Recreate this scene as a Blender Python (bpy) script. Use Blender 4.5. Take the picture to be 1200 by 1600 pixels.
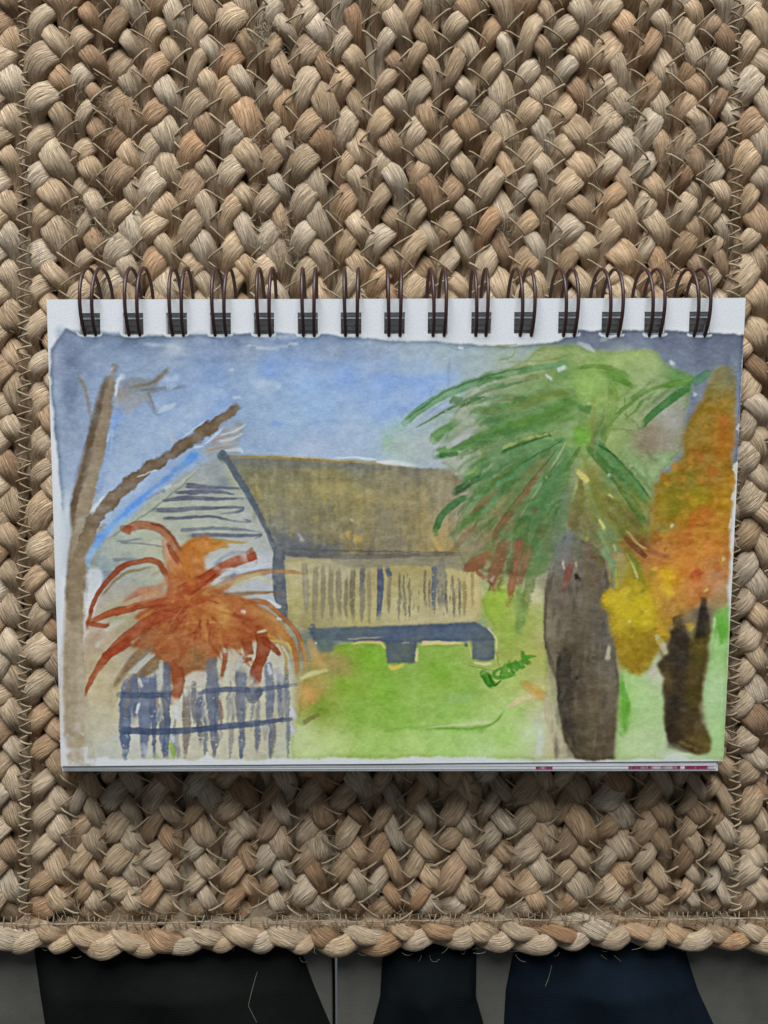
import bpy, bmesh, math, random
import numpy as np
from mathutils import Vector, Matrix, Euler

for o in list(bpy.data.objects): bpy.data.objects.remove(o)
scene = bpy.context.scene
COL = scene.collection
R = math.radians

# ------------------------------------------------------------------ camera (units: metres, z up, book top edge towards +y)
ZP = 0.0160                                        # height of the painted page above the tops of the mat's strands
CAM_LOC = Vector((-0.00612, 0.02838, 0.22852 + ZP))
CAM_ROT = Euler((R(-5.1809), R(-0.6587), R(-0.0222)), 'XYZ')
cd = bpy.data.cameras.new('camera'); cam = bpy.data.objects.new('camera', cd); COL.objects.link(cam)
cam.location = CAM_LOC; cam.rotation_euler = CAM_ROT
cd.sensor_fit = 'HORIZONTAL'; cd.sensor_width = 36.0; cd.lens = 36.0
cd.clip_start = 0.005; cd.clip_end = 50
scene.camera = cam
# ------------------------------------------------------------------ light: one broad soft window beyond the top of the book, dim room around it
world = bpy.data.worlds.new('World'); scene.world = world; world.use_nodes = True
bg = world.node_tree.nodes['Background']; bg.inputs[0].default_value = (0.80, 0.90, 1.0, 1); bg.inputs[1].default_value = 0.11
ld = bpy.data.lights.new('window_light', 'AREA'); ld.shape = 'RECTANGLE'; ld.size = 1.2; ld.size_y = 0.80
ld.energy = 36.5; ld.color = (0.92, 0.965, 1.0)
lamp = bpy.data.objects.new('window_light', ld); COL.objects.link(lamp)
lamp.location = (-0.10, 1.27, 0.70)
lamp.rotation_euler = (Vector((0, 0, 0)) - Vector(lamp.location)).to_track_quat('-Z', 'Y').to_euler()
scene.view_settings.view_transform = 'Standard'; scene.view_settings.look = 'None'
scene.view_settings.exposure = 0.0; scene.view_settings.gamma = 1.0
scene.render.engine = 'CYCLES'
try: scene.cycles.use_denoising = True
except Exception: pass

# ------------------------------------------------------------------ helpers
CR = np.array(CAM_ROT.to_matrix()); CC = np.array(CAM_LOC); FPX = 1200.0
def bp(px, py, z=0.0):
    """point on the level plane z in the direction of a 1200 x 1600 picture position"""
    d = CR @ np.array([(px-600)/FPX, (800-py)/FPX, -1.0])
    return CC + d*((z-CC[2])/d[2])
def proj(P):
    q = (P-CC) @ CR
    return 600+FPX*q[..., 0]/-q[..., 2], 800-FPX*q[..., 1]/-q[..., 2]
def lin(c):
    c = np.asarray(c, float)/255.0
    return np.where(c <= .04045, c/12.92, ((c+.055)/1.055)**2.4)
def mesh_obj(name, verts, faces, mat=None, parent=None, smooth=False, uv=None, col=None):
    """verts (n,3), faces (m,k) numpy arrays -> one linked mesh object"""
    me = bpy.data.meshes.new(name); verts = np.asarray(verts, np.float32); faces = np.asarray(faces, np.int32)
    n, (m, k) = len(verts), faces.shape
    me.vertices.add(n); me.vertices.foreach_set('co', verts.ravel())
    me.loops.add(m*k); me.loops.foreach_set('vertex_index', faces.ravel())
    me.polygons.add(m); me.polygons.foreach_set('loop_start', np.arange(0, m*k, k, dtype=np.int32))
    me.polygons.foreach_set('use_smooth', np.full(m, bool(smooth)))
    if uv is not None:
        l = me.uv_layers.new(name='UVMap'); l.data.foreach_set('uv', np.asarray(uv, np.float32)[faces.ravel()].ravel())
    if col is not None:
        a = me.color_attributes.new('tint', 'FLOAT_COLOR', 'POINT')
        a.data.foreach_set('color', np.hstack([col, np.ones((n, 1))]).astype(np.float32).ravel())
    me.update(calc_edges=True); me.validate()
    ob = bpy.data.objects.new(name, me); COL.objects.link(ob)
    if mat: me.materials.append(mat)
    if parent: ob.parent = parent
    return ob
def empty(name, loc=(0, 0, 0), parent=None):
    o = bpy.data.objects.new(name, None); o.empty_display_size = .01; COL.objects.link(o); o.location = loc
    if parent: o.parent = parent
    return o
def tag(o, label=None, cat=None, group=None, kind=None):
    for k, v in (('label', label), ('category', cat), ('group', group), ('kind', kind)):
        if v: o[k] = v
    return o
def tubes(paths, rad, sides=6, taper=None):
    """swept tubes along several polylines -> verts, faces"""
    V, F, off = [], [], 0
    ang = np.linspace(0, 2*np.pi, sides, endpoint=False)
    for pi, P in enumerate(paths):
        P = np.asarray(P, float); n = len(P)
        T = np.gradient(P, axis=0); T /= np.linalg.norm(T, axis=1)[:, None]+1e-12
        ref = np.array([0, 0, 1.0]) if abs(T[:, 2]).mean() < .8 else np.array([1.0, 0, 0])
        if abs(T[:, 0]).max() < .35: ref = np.array([1.0, 0, 0])
        S = np.cross(T, ref); S /= np.linalg.norm(S, axis=1)[:, None]+1e-12
        U = np.cross(S, T)
        r = rad[pi] if np.ndim(rad) else rad
        rr = r*np.ones(n) if taper is None else r*np.interp(np.linspace(0, 1, n), *taper)
        ring = P[:, None, :]+rr[:, None, None]*(np.cos(ang)[None, :, None]*S[:, None, :]+np.sin(ang)[None, :, None]*U[:, None, :])
        V.append(ring.reshape(-1, 3))
        i = np.arange(n-1)[:, None]*sides; j = np.arange(sides)[None, :]; j2 = (j+1) % sides
        F.append(np.stack([i+j, i+j2, i+sides+j2, i+sides+j], -1).reshape(-1, 4)+off); off += n*sides
    return np.vstack(V), np.vstack(F)
def new_mat(name, rough=.6, spec=.3):
    m = bpy.data.materials.new(name); m.use_nodes = True
    nt = m.node_tree; b = nt.nodes['Principled BSDF']
    b.inputs['Roughness'].default_value = rough; b.inputs['Specular IOR Level'].default_value = spec
    return m, nt, b
def node(nt, t, **kw):
    n = nt.nodes.new(t)
    for k, v in kw.items():
        if k in n.inputs: n.inputs[k].default_value = v
        else: setattr(n, k, v)
    return n
def noise(nt, vec, scale, detail=3, rough=.55):
    n = node(nt, 'ShaderNodeTexNoise'); n.inputs['Scale'].default_value = scale; n.inputs['Detail'].default_value = detail; n.inputs['Roughness'].default_value = rough
    nt.links.new(vec, n.inputs['Vector']); return n.outputs['Fac']
def mapped(nt, src, scale):
    m = node(nt, 'ShaderNodeMapping'); m.inputs['Scale'].default_value = scale; nt.links.new(src, m.inputs['Vector']); return m.outputs[0]
def ramp(nt, fac, stops):
    r = node(nt, 'ShaderNodeValToRGB'); e = r.color_ramp.elements
    while len(e) < len(stops): e.new(.5)
    for x, (p, c) in zip(e, stops): x.position = p; x.color = (*c, 1) if len(c) == 3 else c
    nt.links.new(fac, r.inputs[0]); return r.outputs[0]
def mult(nt, a, b, fac=1.0):
    m = node(nt, 'ShaderNodeMix', data_type='RGBA', blend_type='MULTIPLY'); m.inputs[0].default_value = fac
    for s, i in ((a, 6), (b, 7)):
        if hasattr(s, 'node'): nt.links.new(s, m.inputs[i])
        else: m.inputs[i].default_value = (*s, 1)
    return m.outputs[2]
def bump(nt, b, h, strength, dist):
    n = node(nt, 'ShaderNodeBump'); n.inputs['Strength'].default_value = strength; n.inputs['Distance'].default_value = dist
    nt.links.new(h, n.inputs['Height']); nt.links.new(n.outputs[0], b.inputs['Normal'])

# ------------------------------------------------------------------ materials
def jute_material(name, streak_lo=.46, streak_hi=1.26):
    m, nt, b = new_mat(name, .72, .18)
    at = node(nt, 'ShaderNodeAttribute', attribute_name='tint'); uv = node(nt, 'ShaderNodeUVMap').outputs[0]
    f1 = noise(nt, mapped(nt, uv, (58, 1.5, 1)), 1.0, 3, .6)          # bundles of fibre running along the strand
    f2 = noise(nt, mapped(nt, uv, (140, 2.2, 1)), 1.0, 2, .5)         # single fibres
    f3 = noise(nt, mapped(nt, uv, (6, 1.1, 1)), 1.0, 2, .5)
    c = mult(nt, at.outputs['Color'], ramp(nt, f1, [(.30, (streak_lo, streak_lo*.96, streak_lo*.9)), (.5, (.92, .92, .91)), (.70, (streak_hi, streak_hi, streak_hi*1.02))]))
    c = mult(nt, c, ramp(nt, f2, [(.3, (.74, .72, .68)), (.62, (1.14, 1.14, 1.14))]))
    c = mult(nt, c, ramp(nt, f3, [(.3, (.84, .80, .74)), (.68, (1.10, 1.10, 1.12))]))
    nt.links.new(c, b.inputs['Base Color'])
    a = node(nt, 'ShaderNodeMath', operation='MULTIPLY_ADD'); nt.links.new(f1, a.inputs[0]); a.inputs[1].default_value = 1.6; nt.links.new(f2, a.inputs[2])
    bump(nt, b, a.outputs[0], .85, .0008)
    return m
M_JUTE = jute_material('jute_strand')
M_THREAD, nt, b = new_mat('jute_thread', .7, .2)
g = node(nt, 'ShaderNodeTexCoord').outputs['Object']
nt.links.new(ramp(nt, noise(nt, g, 160, 2), [(.3, (.26, .19, .115)), (.7, (.46, .37, .25))]), b.inputs['Base Color'])
bump(nt, b, noise(nt, g, 2500, 2), .5, .0002)
M_FIBRE, nt, b = new_mat('stray_fibre', .55, .3); b.inputs['Base Color'].default_value = (.50, .42, .30, 1)
M_FLOOR, nt, b = new_mat('floor_grey', .75, .15)
g = node(nt, 'ShaderNodeTexCoord').outputs['Object']
nt.links.new(ramp(nt, noise(nt, g, 60, 5, .6), [(.25, (.086, .081, .070)), (.5, (.116, .109, .095)), (.75, (.138, .130, .113))]), b.inputs['Base Color'])
bump(nt, b, noise(nt, g, 900, 3), .25, .0003)
def cloth_material(name, c):
    m, nt, b = new_mat(name, .95, .08)
    g = node(nt, 'ShaderNodeTexCoord').outputs['Object']
    c = np.array(c)
    nt.links.new(ramp(nt, noise(nt, g, 45, 4, .6), [(.3, tuple(c*.65)), (.7, tuple(c*1.35))]), b.inputs['Base Color'])
    w1 = node(nt, 'ShaderNodeTexWave', bands_direction='X'); w1.inputs['Scale'].default_value = 520; nt.links.new(g, w1.inputs[0])
    w2 = node(nt, 'ShaderNodeTexWave', bands_direction='Y'); w2.inputs['Scale'].default_value = 520; nt.links.new(g, w2.inputs[0])
    a = node(nt, 'ShaderNodeMath', operation='ADD'); nt.links.new(w1.outputs[1], a.inputs[0]); nt.links.new(w2.outputs[1], a.inputs[1])
    bump(nt, b, a.outputs[0], .4, .0002); return m
M_PAPER, nt, b = new_mat('paper_white', .85, .2)
g = node(nt, 'ShaderNodeTexCoord').outputs['Object']
nt.links.new(ramp(nt, noise(nt, g, 300, 3), [(.3, (.74, .745, .75)), (.7, (.80, .805, .81))]), b.inputs['Base Color'])
M_EDGE, nt, b = new_mat('paper_edge_grey', .9, .1); b.inputs['Base Color'].default_value = (.56, .53, .49, 1)
M_MAGENTA, nt, b = new_mat('magenta_paint', .7, .2)
g = node(nt, 'ShaderNodeTexCoord').outputs['Object']
nt.links.new(ramp(nt, noise(nt, mapped(nt, g, (1, .05, 1)), 160, 3, .7), [(.40, (.40, .03, .10)), (.50, (.30, .025, .10)), (.60, (.62, .52, .56))]), b.inputs['Base Color'])
M_BOARD, nt, b = new_mat('grey_board', .85, .15)
g = node(nt, 'ShaderNodeTexCoord').outputs['Object']
nt.links.new(ramp(nt, noise(nt, g, 700, 3), [(.3, (.30, .275, .25)), (.7, (.38, .35, .32))]), b.inputs['Base Color'])
M_WIRE, nt, b = new_mat('maroon_wire', .38, .5)
g = node(nt, 'ShaderNodeTexCoord').outputs['Object']
nt.links.new(ramp(nt, noise(nt, g, 400, 3), [(.3, (.042, .016, .016)), (.7, (.070, .027, .026))]), b.inputs['Base Color'])
bump(nt, b, noise(nt, g, 3000, 2), .2, .0001)
M_PAINT, nt, b = new_mat('watercolour_on_paper', .82, .18)
at = node(nt, 'ShaderNodeAttribute', attribute_name='tint'); g = node(nt, 'ShaderNodeTexCoord').outputs['Object']
n1 = noise(nt, mapped(nt, g, (1, 1.6, 1)), 1500, 3, .6)
nt.links.new(mult(nt, at.outputs['Color'], ramp(nt, n1, [(.3, (.92, .92, .92)), (.7, (1.06, 1.06, 1.06))])), b.inputs['Base Color'])
bump(nt, b, n1, .22, .00022)
# ------------------------------------------------------------------ floor
ZF = -0.0078
floor = empty('floor', (0, 0, ZF)); tag(floor, kind='structure')
xg = bp(523, 1540, ZF)[0]                            # joint between the two floor slabs
def slab_box(name, x0, x1, y0, y1, z0, z1, mat, parent, bev=.0003):
    bm = bmesh.new(); bmesh.ops.create_cube(bm, size=1)
    for v in bm.verts:
        v.co = Vector((x0 if v.co.x < 0 else x1, y0 if v.co.y < 0 else y1, z0 if v.co.z < 0 else z1))
    bmesh.ops.bevel(bm, geom=bm.edges[:], offset=bev, segments=2, affect='EDGES')
    me = bpy.data.meshes.new(name); bm.to_mesh(me); bm.free(); me.materials.append(mat)
    o = bpy.data.objects.new(name, me); COL.objects.link(o); o.parent = parent; return o
slab_box('floor_tile', -.75, xg-.0009, -.8, .8, -.02, 0, M_FLOOR, floor)
slab_box('floor_tile', xg+.0009, .75, -.8, .8, -.02, 0, M_FLOOR, floor)

# ------------------------------------------------------------------ braided jute mat
rj = np.random.default_rng(3)
mat_root = empty('braided_mat', (0, 0, ZF)); tag(mat_root, 'braided natural jute mat under the sketchbook, stitched in parallel plaits', 'mat')
OFFZ = -ZF                                            # children are built around z = 0 (tops of strands) and moved by the parent
PAL = lin(np.array([(198,177,146),(186,162,129),(176,150,116),(166,138,104),(192,172,142),(204,187,160),(154,121,86),(144,108,74),(182,158,124),(172,142,106),(189,168,138)]))*1.55
PAL = (PAL*.84+PAL.mean(1, keepdims=True)*.16)*np.array([1.17, 1.14, 1.14])
PALW = np.array([9,9,9,9,8,9,9,6,8,9,8.0]); PALW /= PALW.sum()
def strand(name, k, phase, s0, s1, L, cfun, parent, hw0=.0034, ht0=.0015, B=.0016, nper=36, sides=20, tone=1.0, ends=(0, 0), zoff=0.0):
    """one strand of a three-strand plait: weaves side to side and over-under along the centre line cfun(s) -> (point, across, half width)"""
    n = max(8, int((s1-s0)/L*nper)); s = np.linspace(s0, s1, n)
    q1, q2 = rj.uniform(0, 6.28, 2)
    th = 2*np.pi*s/L+2*np.pi*k/3+phase+.16*np.sin(s*2*np.pi/.029+q1)+.11*np.sin(s*2*np.pi/.017+q2)
    C, X, HW = cfun(s)                                # centre points, across vectors, half widths
    li = (th-np.pi/6)/np.pi+.5; i0 = np.floor(li).astype(int); fr = li-i0
    nb = i0.max()-i0.min()+3; base = i0.min()-1
    ra = rj.random((nb, 6)); pi_ = rj.choice(len(PAL), nb, p=PALW)
    w = np.clip((fr-.5)*3.0, -1, 1)*.5                # blends to the next crossing only where the strand runs underneath
    j = np.where(w < 0, -1, 1); aw = np.abs(w)*np.clip(np.abs(fr-.5)*4-1, 0, 1)
    pick = lambda q: q[i0-base]*(1-aw)+q[i0-base+j]*aw
    fw = .76+.54*pick(ra[:, 0]); ft = .82+.36*pick(ra[:, 1]); dz = (pick(ra[:, 2])-.5)*.0016; dx = (pick(ra[:, 3])-.5)*.0017
    own = PAL[rj.choice(len(PAL), 1, p=PALW)]                          # a strand keeps one colour for a while and drifts
    slow = np.convolve(rj.standard_normal(nb+8), np.ones(7)/7, 'same')[4:4+nb]
    pc = (PAL[pi_]*.76+own*.24)*np.clip(1.02+.42*(ra[:, 4:5]-.5)+.40*slow[:, None], .74, 1.4)
    tint = pc[i0-base]*(1-aw)[:, None]+pc[i0-base+j]*aw[:, None]
    A = (HW-hw0*1.04)
    lat = A*np.sin(th)+dx; up = B*np.sin(2*th+.22)+B*.25*np.cos(2*(th-.3))+dz
    e = np.ones(n)
    if ends[0]: e *= np.clip((s-s0)/.006, 0, 1)
    if ends[1]: e *= np.clip((s1-s)/.006, 0, 1)
    P = C+X*lat[:, None]; P[:, 2] += up*(.35+.65*e)-(1-e)*.0035+zoff
    T = np.gradient(P, axis=0); T /= np.linalg.norm(T, axis=1)[:, None]
    Z = np.array([0, 0, 1.0]); S = np.cross(T, Z); S /= np.linalg.norm(S, axis=1)[:, None]; U = np.cross(S, T)
    sg = np.sign((S*X).sum(1)); roll = -.12*np.sin(th)*sg                     # shoulders roll down towards the seams
    S2 = S*np.cos(roll)[:, None]+U*np.sin(roll)[:, None]; U2 = np.cross(S2, T)
    hw = hw0*fw*(1+.12*np.cos(2*(th-.45))); ht = ht0*ft*(1+.15*np.cos(2*(th-.40)))
    a = np.linspace(0, 2*np.pi, sides, endpoint=False)
    ca, sa = np.cos(a), np.sin(a)
    cx = np.sign(ca)*np.abs(ca)**.82; cz = np.sign(sa)*np.abs(sa)**.9
    tw = np.cumsum(np.linalg.norm(np.gradient(P, axis=0), axis=1))            # length along the strand
    rid = 1+.035*np.sin(a[None, :]*5+tw[:, None]*160+rj.random()*6)+.03*np.sin(a[None, :]*8-tw[:, None]*120+rj.random()*6)
    rid += .02*rj.standard_normal((n, sides))
    V = P[:, None, :]+S2[:, None, :]*(hw[:, None]*cx[None, :]*rid)[..., None]+U2[:, None, :]*(ht[:, None]*cz[None, :]*rid)[..., None]
    ii = np.arange(n-1)[:, None]*sides; jj = np.arange(sides-1)[None, :]
    # a doubled seam column keeps the fibre coordinates continuous round the strand
    V = np.concatenate([V, V[:, :1]], 1); ns = sides+1
    ii = np.arange(n-1)[:, None]*ns; jj = np.arange(sides)[None, :]
    F = np.stack([ii+jj, ii+jj+1, ii+ns+jj+1, ii+ns+jj], -1).reshape(-1, 4)
    au = np.linspace(0, 1, ns)
    UV = np.stack([au[None, :]+tw[:, None]*9+k*3.7+phase, np.repeat((tw*110)[:, None], ns, 1)+k*17+phase*5], -1).reshape(-1, 2)
    CO = np.repeat(tint[:, None, :], ns, 1).reshape(-1, 3)*tone
    V = V.reshape(-1, 3); V[:, 2] += OFFZ-.0040
    return mesh_obj(name, V, F, M_JUTE, parent, True, UV, CO*np.minimum(1, .80/np.maximum(CO.max(1, keepdims=True), 1e-6)))
# seams between the plaits, read where they show above the book, carried straight down and fanned out slightly
YA = bp(600, 200)[1]; YB = bp(600, 1330)[1]
seam_px = [34,105,157,218,281,338,402,457,518,578,632,689,748,807,868,934,1000,1058,1107,1152]
sx = [bp(x, 200)[0] for x in seam_px]
pit = .0112
sx = [sx[0]-pit*k*1.12 for k in (4, 3, 2, 1)]+sx+[sx[-1]+.0128*k for k in (1, 2, 3)]
sx = np.array(sx)
def fan(y): return 1+.085*(YA-y)/(YA-YB)
YTOP = bp(600, 0)[1]+.035
YBOR = bp(600, 1471)[1]
YEND = YBOR+.0062
PH0 = 0.4
for i in range(len(sx)-1):
    br = empty('braid', (0, 0, 0), mat_root)
    xc = (sx[i]+sx[i+1])/2; hw = (sx[i+1]-sx[i])/2*1.18
    L = 3*rj.uniform(.0103, .0115)*(1.06 if hw > .006 else 1.0)
    w1, w2, w3 = rj.uniform(0, 6.28, 3)
    def cf(s, xc=xc, hw=hw, w1=w1, w2=w2, w3=w3):
        y = YTOP-s; f = fan(y)
        x = xc*f+.0007*np.sin(y*55+w1)+.0004*np.sin(y*140+w2)
        z = .0007*np.sin(y*45+w3)
        return np.stack([x, y, z], 1), np.tile([1.0, 0, 0], (len(s), 1)), hw*f*(1+.05*np.sin(y*90+w2))
    ph = PH0+rj.normal(0, .5); PH0 += rj.choice([0, 0, 1.05])
    for k in range(3):
        strand('strand', k, ph, 0, YTOP-YEND, L, cf, br, hw0=.00265*min(1.2, hw/.0064), tone=1.0, ends=(0, 1))
# border plait along the lower edge
br = empty('braid', (0, 0, 0), mat_root)
XR = sx[-1]*1.1
def cfb(s):
    x = XR-s
    return np.stack([x, YBOR+.0008*np.sin(x*33)+.0005*np.sin(x*95), .0004*np.sin(x*55)], 1), np.tile([0, 1.0, 0], (len(s), 1)), np.full(len(s), .0059)
for k in range(3):
    strand('strand', k, 1.3, 0, XR-sx[0]*1.1,   .0400, cfb, br, hw0=.0027, ht0=.0018, B=.0021, tone=1.05, zoff=.0006)
# coarse jute underside that closes the gaps between the plaits
n_ = 60; gx = np.linspace(sx[0]*1.1, sx[-1]*1.1, n_); gy = np.linspace(YEND-.004, YTOP, n_)
GXX, GYY = np.meshgrid(gx, gy); gv = np.stack([GXX, GYY, np.full(GXX.shape, -.0064+OFFZ)+rj.normal(0, .00015, GXX.shape)], -1).reshape(-1, 3)
i_ = np.arange(n_-1)[:, None]*n_; j_ = np.arange(n_-1)[None, :]
mesh_obj('underside', gv, np.stack([i_+j_, i_+j_+1, i_+n_+j_+1, i_+n_+j_], -1).reshape(-1, 4), M_THREAD, mat_root, True)
# stitching: one zigzag thread per seam, each stitch bridging the valley between two plaits
def stitch(xs, y0, y1, per, half, parent, z=-.0008, jit=.35):
    P = []; y = y0; sgn = 1
    while y > y1:
        f = fan(y); x = xs*f+rj.normal(0, .0003); h = half*rj.uniform(.8, 1.15); dy = sgn*per*.42*rj.uniform(.7, 1.2)
        t = np.linspace(-1, 1, 6)
        zz = z-.0009*np.abs(t)**5+.0001*(1-t*t)+rj.normal(0, .00025)
        P.append(np.stack([x+h*t, y-dy*t, zz+OFFZ], 1))
        sgn = -sgn; y -= per*rj.uniform(1-jit*.3, 1+jit*.3)
    v, fcs = tubes(P, np.array([rj.uniform(.00026, .00036) for _ in P]), 5)
    mesh_obj('stitch_thread', v, fcs, M_THREAD, parent, True)
dense = {4, 23}                                       # the two outer seams are sewn much closer
for i in range(1, len(sx)-1):
    d = i in dense
    stitch(sx[i], YTOP, YEND+.002, .0021 if d else .0056, .0020 if d else .0030, mat_root)
# sewing along the border plait: a laid line of thread and close upright stitches
yl = YBOR+.0066
P = [np.stack([np.linspace(sx[0]*1.1, XR, 300), yl+.0002*np.sin(np.linspace(0, 60, 300)), np.full(300, -.0009)+OFFZ+.0002*np.sin(np.linspace(0, 160, 300))], 1)]
v, f_ = tubes(P, .00026, 5); mesh_obj('stitch_thread', v, f_, M_THREAD, mat_root, True)
P = []; x = sx[0]*1.1
while x < XR:
    t = np.linspace(0, 1, 6); sl_ = rj.normal(0, .0012)
    P.append(np.stack([x+sl_*t, yl+.0024-.0058*t, OFFZ-.0012+.0010*np.sin(t*np.pi)-.0010*t+rj.normal(0, .0002)], 1)); x += rj.uniform(.0016, .0036)
v, f_ = tubes(P, .00022, 5); mesh_obj('stitch_thread', v, f_, M_THREAD, mat_root, True)
# loose fibres standing off the strands, and a few frayed tufts
def fibres(cx, cy, n, spread, zlo, zhi, lmin, lmax, rad):
    P = []
    for q in range(n):
        if spread is None: x, y = rj.uniform(cx[0], cx[1]), rj.uniform(cy[0], cy[1])
        else: x, y = rj.normal(cx, spread), rj.normal(cy, spread)
        a = rj.uniform(0, 6.28); l = rj.uniform(lmin, lmax); t = np.linspace(0, 1, 5); bnd = rj.normal(0, .9)
        aa = a+bnd*t; st = l/4
        xx = x+np.cumsum(np.cos(aa))*st; yy = y+np.cumsum(np.sin(aa))*st
        zz = rj.uniform(zlo, zhi)+np.sin(t*np.pi)*rj.uniform(.0002, .0012)-t*.0006
        P.append(np.stack([xx, yy, zz+OFFZ], 1))
    return P
xl, xr = bp(0, 0)[0], bp(1200, 0)[0]
P = fibres((xl, xr), (YEND, bp(600, 0)[1]), 1500, None, -.0020, -.0002, .002, .007, .00005)
P += fibres((xl, xr), (YEND-.001, YEND+.004), 420, None, -.002, 0, .0015, .005, .00005)
P += fibres((xl, xr), (YBOR-.0066, YBOR-.0048), 35, None, -.004, -.001, .002, .005, .00005)
v, f_ = tubes(P, .000045, 3); tag(mesh_obj('loose_fibres', v, f_, M_FIBRE, mat_root, True), kind='stuff')
P = []
for (px, py, n, sp) in [(412,52,260,.0024),(978,168,260,.0020),(425,370,300,.0026),(440,395,200,.0026),(395,235,200,.0022),(490,215,120,.002),(135,330,160,.003),(190,385,160,.003),(165,155,140,.003),(1075,230,160,.003),(760,165,80,.002),(790,350,80,.002),(1040,440,100,.002),(540,1330,120,.0025)]:
    c = bp(px, py); P += fibres(c[0], c[1], int(n*.45), sp*1.2, -.0020, .0002, .0015, .0045, .00005)
v, f_ = tubes(P, .000045, 3); tag(mesh_obj('frayed_tufts', v, f_, M_FIBRE, mat_root, True), kind='stuff')

# ------------------------------------------------------------------ dark cloths on the floor past the mat's lower edge
def cloth(name, left, right, mat, label, z=ZF):
    """left / right: picture-read edge points from under the mat outward; laid on the floor as a thin folded cloth"""
    zt = z+.0012; nu, nv = 40, 40
    Lp = np.array([bp(x, y, zt)[:2] for x, y in left]); Rp = np.array([bp(x, y, zt)[:2] for x, y in right])
    tv = np.linspace(0, 1, nv); il = np.linspace(0, 1, len(Lp)); ir = np.linspace(0, 1, len(Rp))
    Lc = np.stack([np.interp(tv, il, Lp[:, q]) for q in (0, 1)], 1); Rc = np.stack([np.interp(tv, ir, Rp[:, q]) for q in (0, 1)], 1)
    u = np.linspace(0, 1, nu)
    XY = Lc[:, None]*(1-u)[None, :, None]+Rc[:, None]*u[None, :, None]
    org = np.array([XY[..., 0].mean(), XY[..., 1].max()])
    w = np.minimum(np.minimum(u, 1-u)[None, :]*12, 1)**.5*np.minimum(np.minimum(tv, 1-tv)[:, None]*30, 1)**.5
    rr = np.random.default_rng(len(label))
    p = rr.uniform(0, 6, 3)
    und = .0055*np.clip(tv[:, None]*3-.35, 0, 1)*np.sqrt(np.clip(1-(2*u[None, :]-1)**2, 0, 1))*(.55+.25*np.sin(u[None, :]*5+p[0]+tv[:, None]*2)*.5+.6+.3*np.sin(u[None, :]*11+p[1]-tv[:, None]*3))
    top = np.concatenate([XY-org, (.0004+.0008*w+und*w)[..., None]], 2).reshape(-1, 3)
    bot = top.copy(); bot[:, 2] = np.maximum(top[:, 2]-.0009, .00005)
    V = np.vstack([top, bot]); N = nu*nv
    ii = np.arange(nv-1)[:, None]*nu; jj = np.arange(nu-1)[None, :]
    F = np.stack([ii+jj, ii+nu+jj, ii+nu+jj+1, ii+jj+1], -1).reshape(-1, 4)
    rim = np.concatenate([np.arange(nu), np.arange(1, nv)*nu+nu-1, (nv-1)*nu+np.arange(nu-2, -1, -1), np.arange(nv-2, 0, -1)*nu])
    r2 = np.roll(rim, -1)
    F = np.vstack([F, F[:, ::-1]+N, np.stack([rim, r2, r2+N, rim+N], 1)])
    o = mesh_obj(name, V, F, mat, None, True); o.location = (org[0], org[1], z)
    tag(o, label, 'cloth', 'dark cloths past the mat edge'); return o
cloth('dark_cloth', [(50,1470),(55,1510),(62,1560),(70,1610),(110,1800)], [(458,1470),(474,1500),(492,1548),(516,1604),(600,1800)], cloth_material('black_cloth', (.0075, .0078, .0072)), 'wide black cloth with a pale fibre on it, beside the floor joint')
cloth('dark_cloth', [(602,1470),(597,1505),(594,1560),(582,1606),(560,1800)], [(742,1470),(745,1500),(744,1560),(757,1606),(790,1800)], cloth_material('blueblack_cloth', (.0050, .0068, .0082)), 'narrow blue-black cloth between the floor joint and the navy cloth')
cloth('dark_cloth', [(812,1470),(801,1500),(791,1550),(788,1606),(770,1800)], [(1068,1470),(1076,1500),(1092,1550),(1118,1606),(1180,1800)], cloth_material('navy_cloth', (.0058, .0105, .0175)), 'broad navy blue cloth lying past the mat edge')
bpy.context.view_layer.update(); DG = bpy.context.evaluated_depsgraph_get()
def loose(pts, label):
    t = np.linspace(0, len(pts)-1, 16); q = []
    for s in t:                                       # laid on the cloth's surface
        x, y = np.interp(s, range(len(pts)), [p_[0] for p_ in pts]), np.interp(s, range(len(pts)), [p_[1] for p_ in pts])
        g_ = bp(x, y, ZF); d_ = (Vector(g_)-CAM_LOC).normalized()
        hit = scene.ray_cast(DG, CAM_LOC, d_); q.append(np.array(hit[1] if hit[0] else g_)+np.array([0, 0, .0001]))
    o0 = np.array(q[0]); P = np.array(q)-o0
    v, f = tubes([P], .00004, 5); o = mesh_obj('loose_fibre', v, f, M_FIBRE, None, True); o.location = o0
    tag(o, label, 'fibre')
loose([(402,1518),(394,1546),(388,1571),(401,1597)], 'bent pale jute fibre lying on the wide black cloth')
loose([(862,1508),(858,1525),(852,1541)], 'short straight pale fibre lying on the navy cloth')
# ------------------------------------------------------------------ sketchbook
CORN_PX = dict(tl=(73,468), tr=(1165,465.5), br=(1130,1189), bl=(95.5,1197))
Ctl, Ctr, Cbr, Cbl = [bp(*CORN_PX[k], ZP)[:2] for k in ('tl', 'tr', 'br', 'bl')]
def page_xy(u, v, c=None):
    """u to the right, v from the bottom edge to the bound edge"""
    tl, tr, br, bl = c if c else (Ctl, Ctr, Cbr, Cbl)
    u = np.asarray(u)[..., None]; v = np.asarray(v)[..., None]
    return (bl*(1-u)+br*u)*(1-v)+(tl*(1-u)+tr*u)*v
def page_uv(p):
    uv = np.array([.5, .5])
    for _ in range(12):
        f = page_xy(uv[0], uv[1])-p; e = 1e-5
        J = np.stack([(page_xy(uv[0]+e, uv[1])-page_xy(*uv))/e, (page_xy(uv[0], uv[1]+e)-page_xy(*uv))/e], 1)
        uv = uv-np.linalg.solve(J, f)
    return uv
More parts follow.
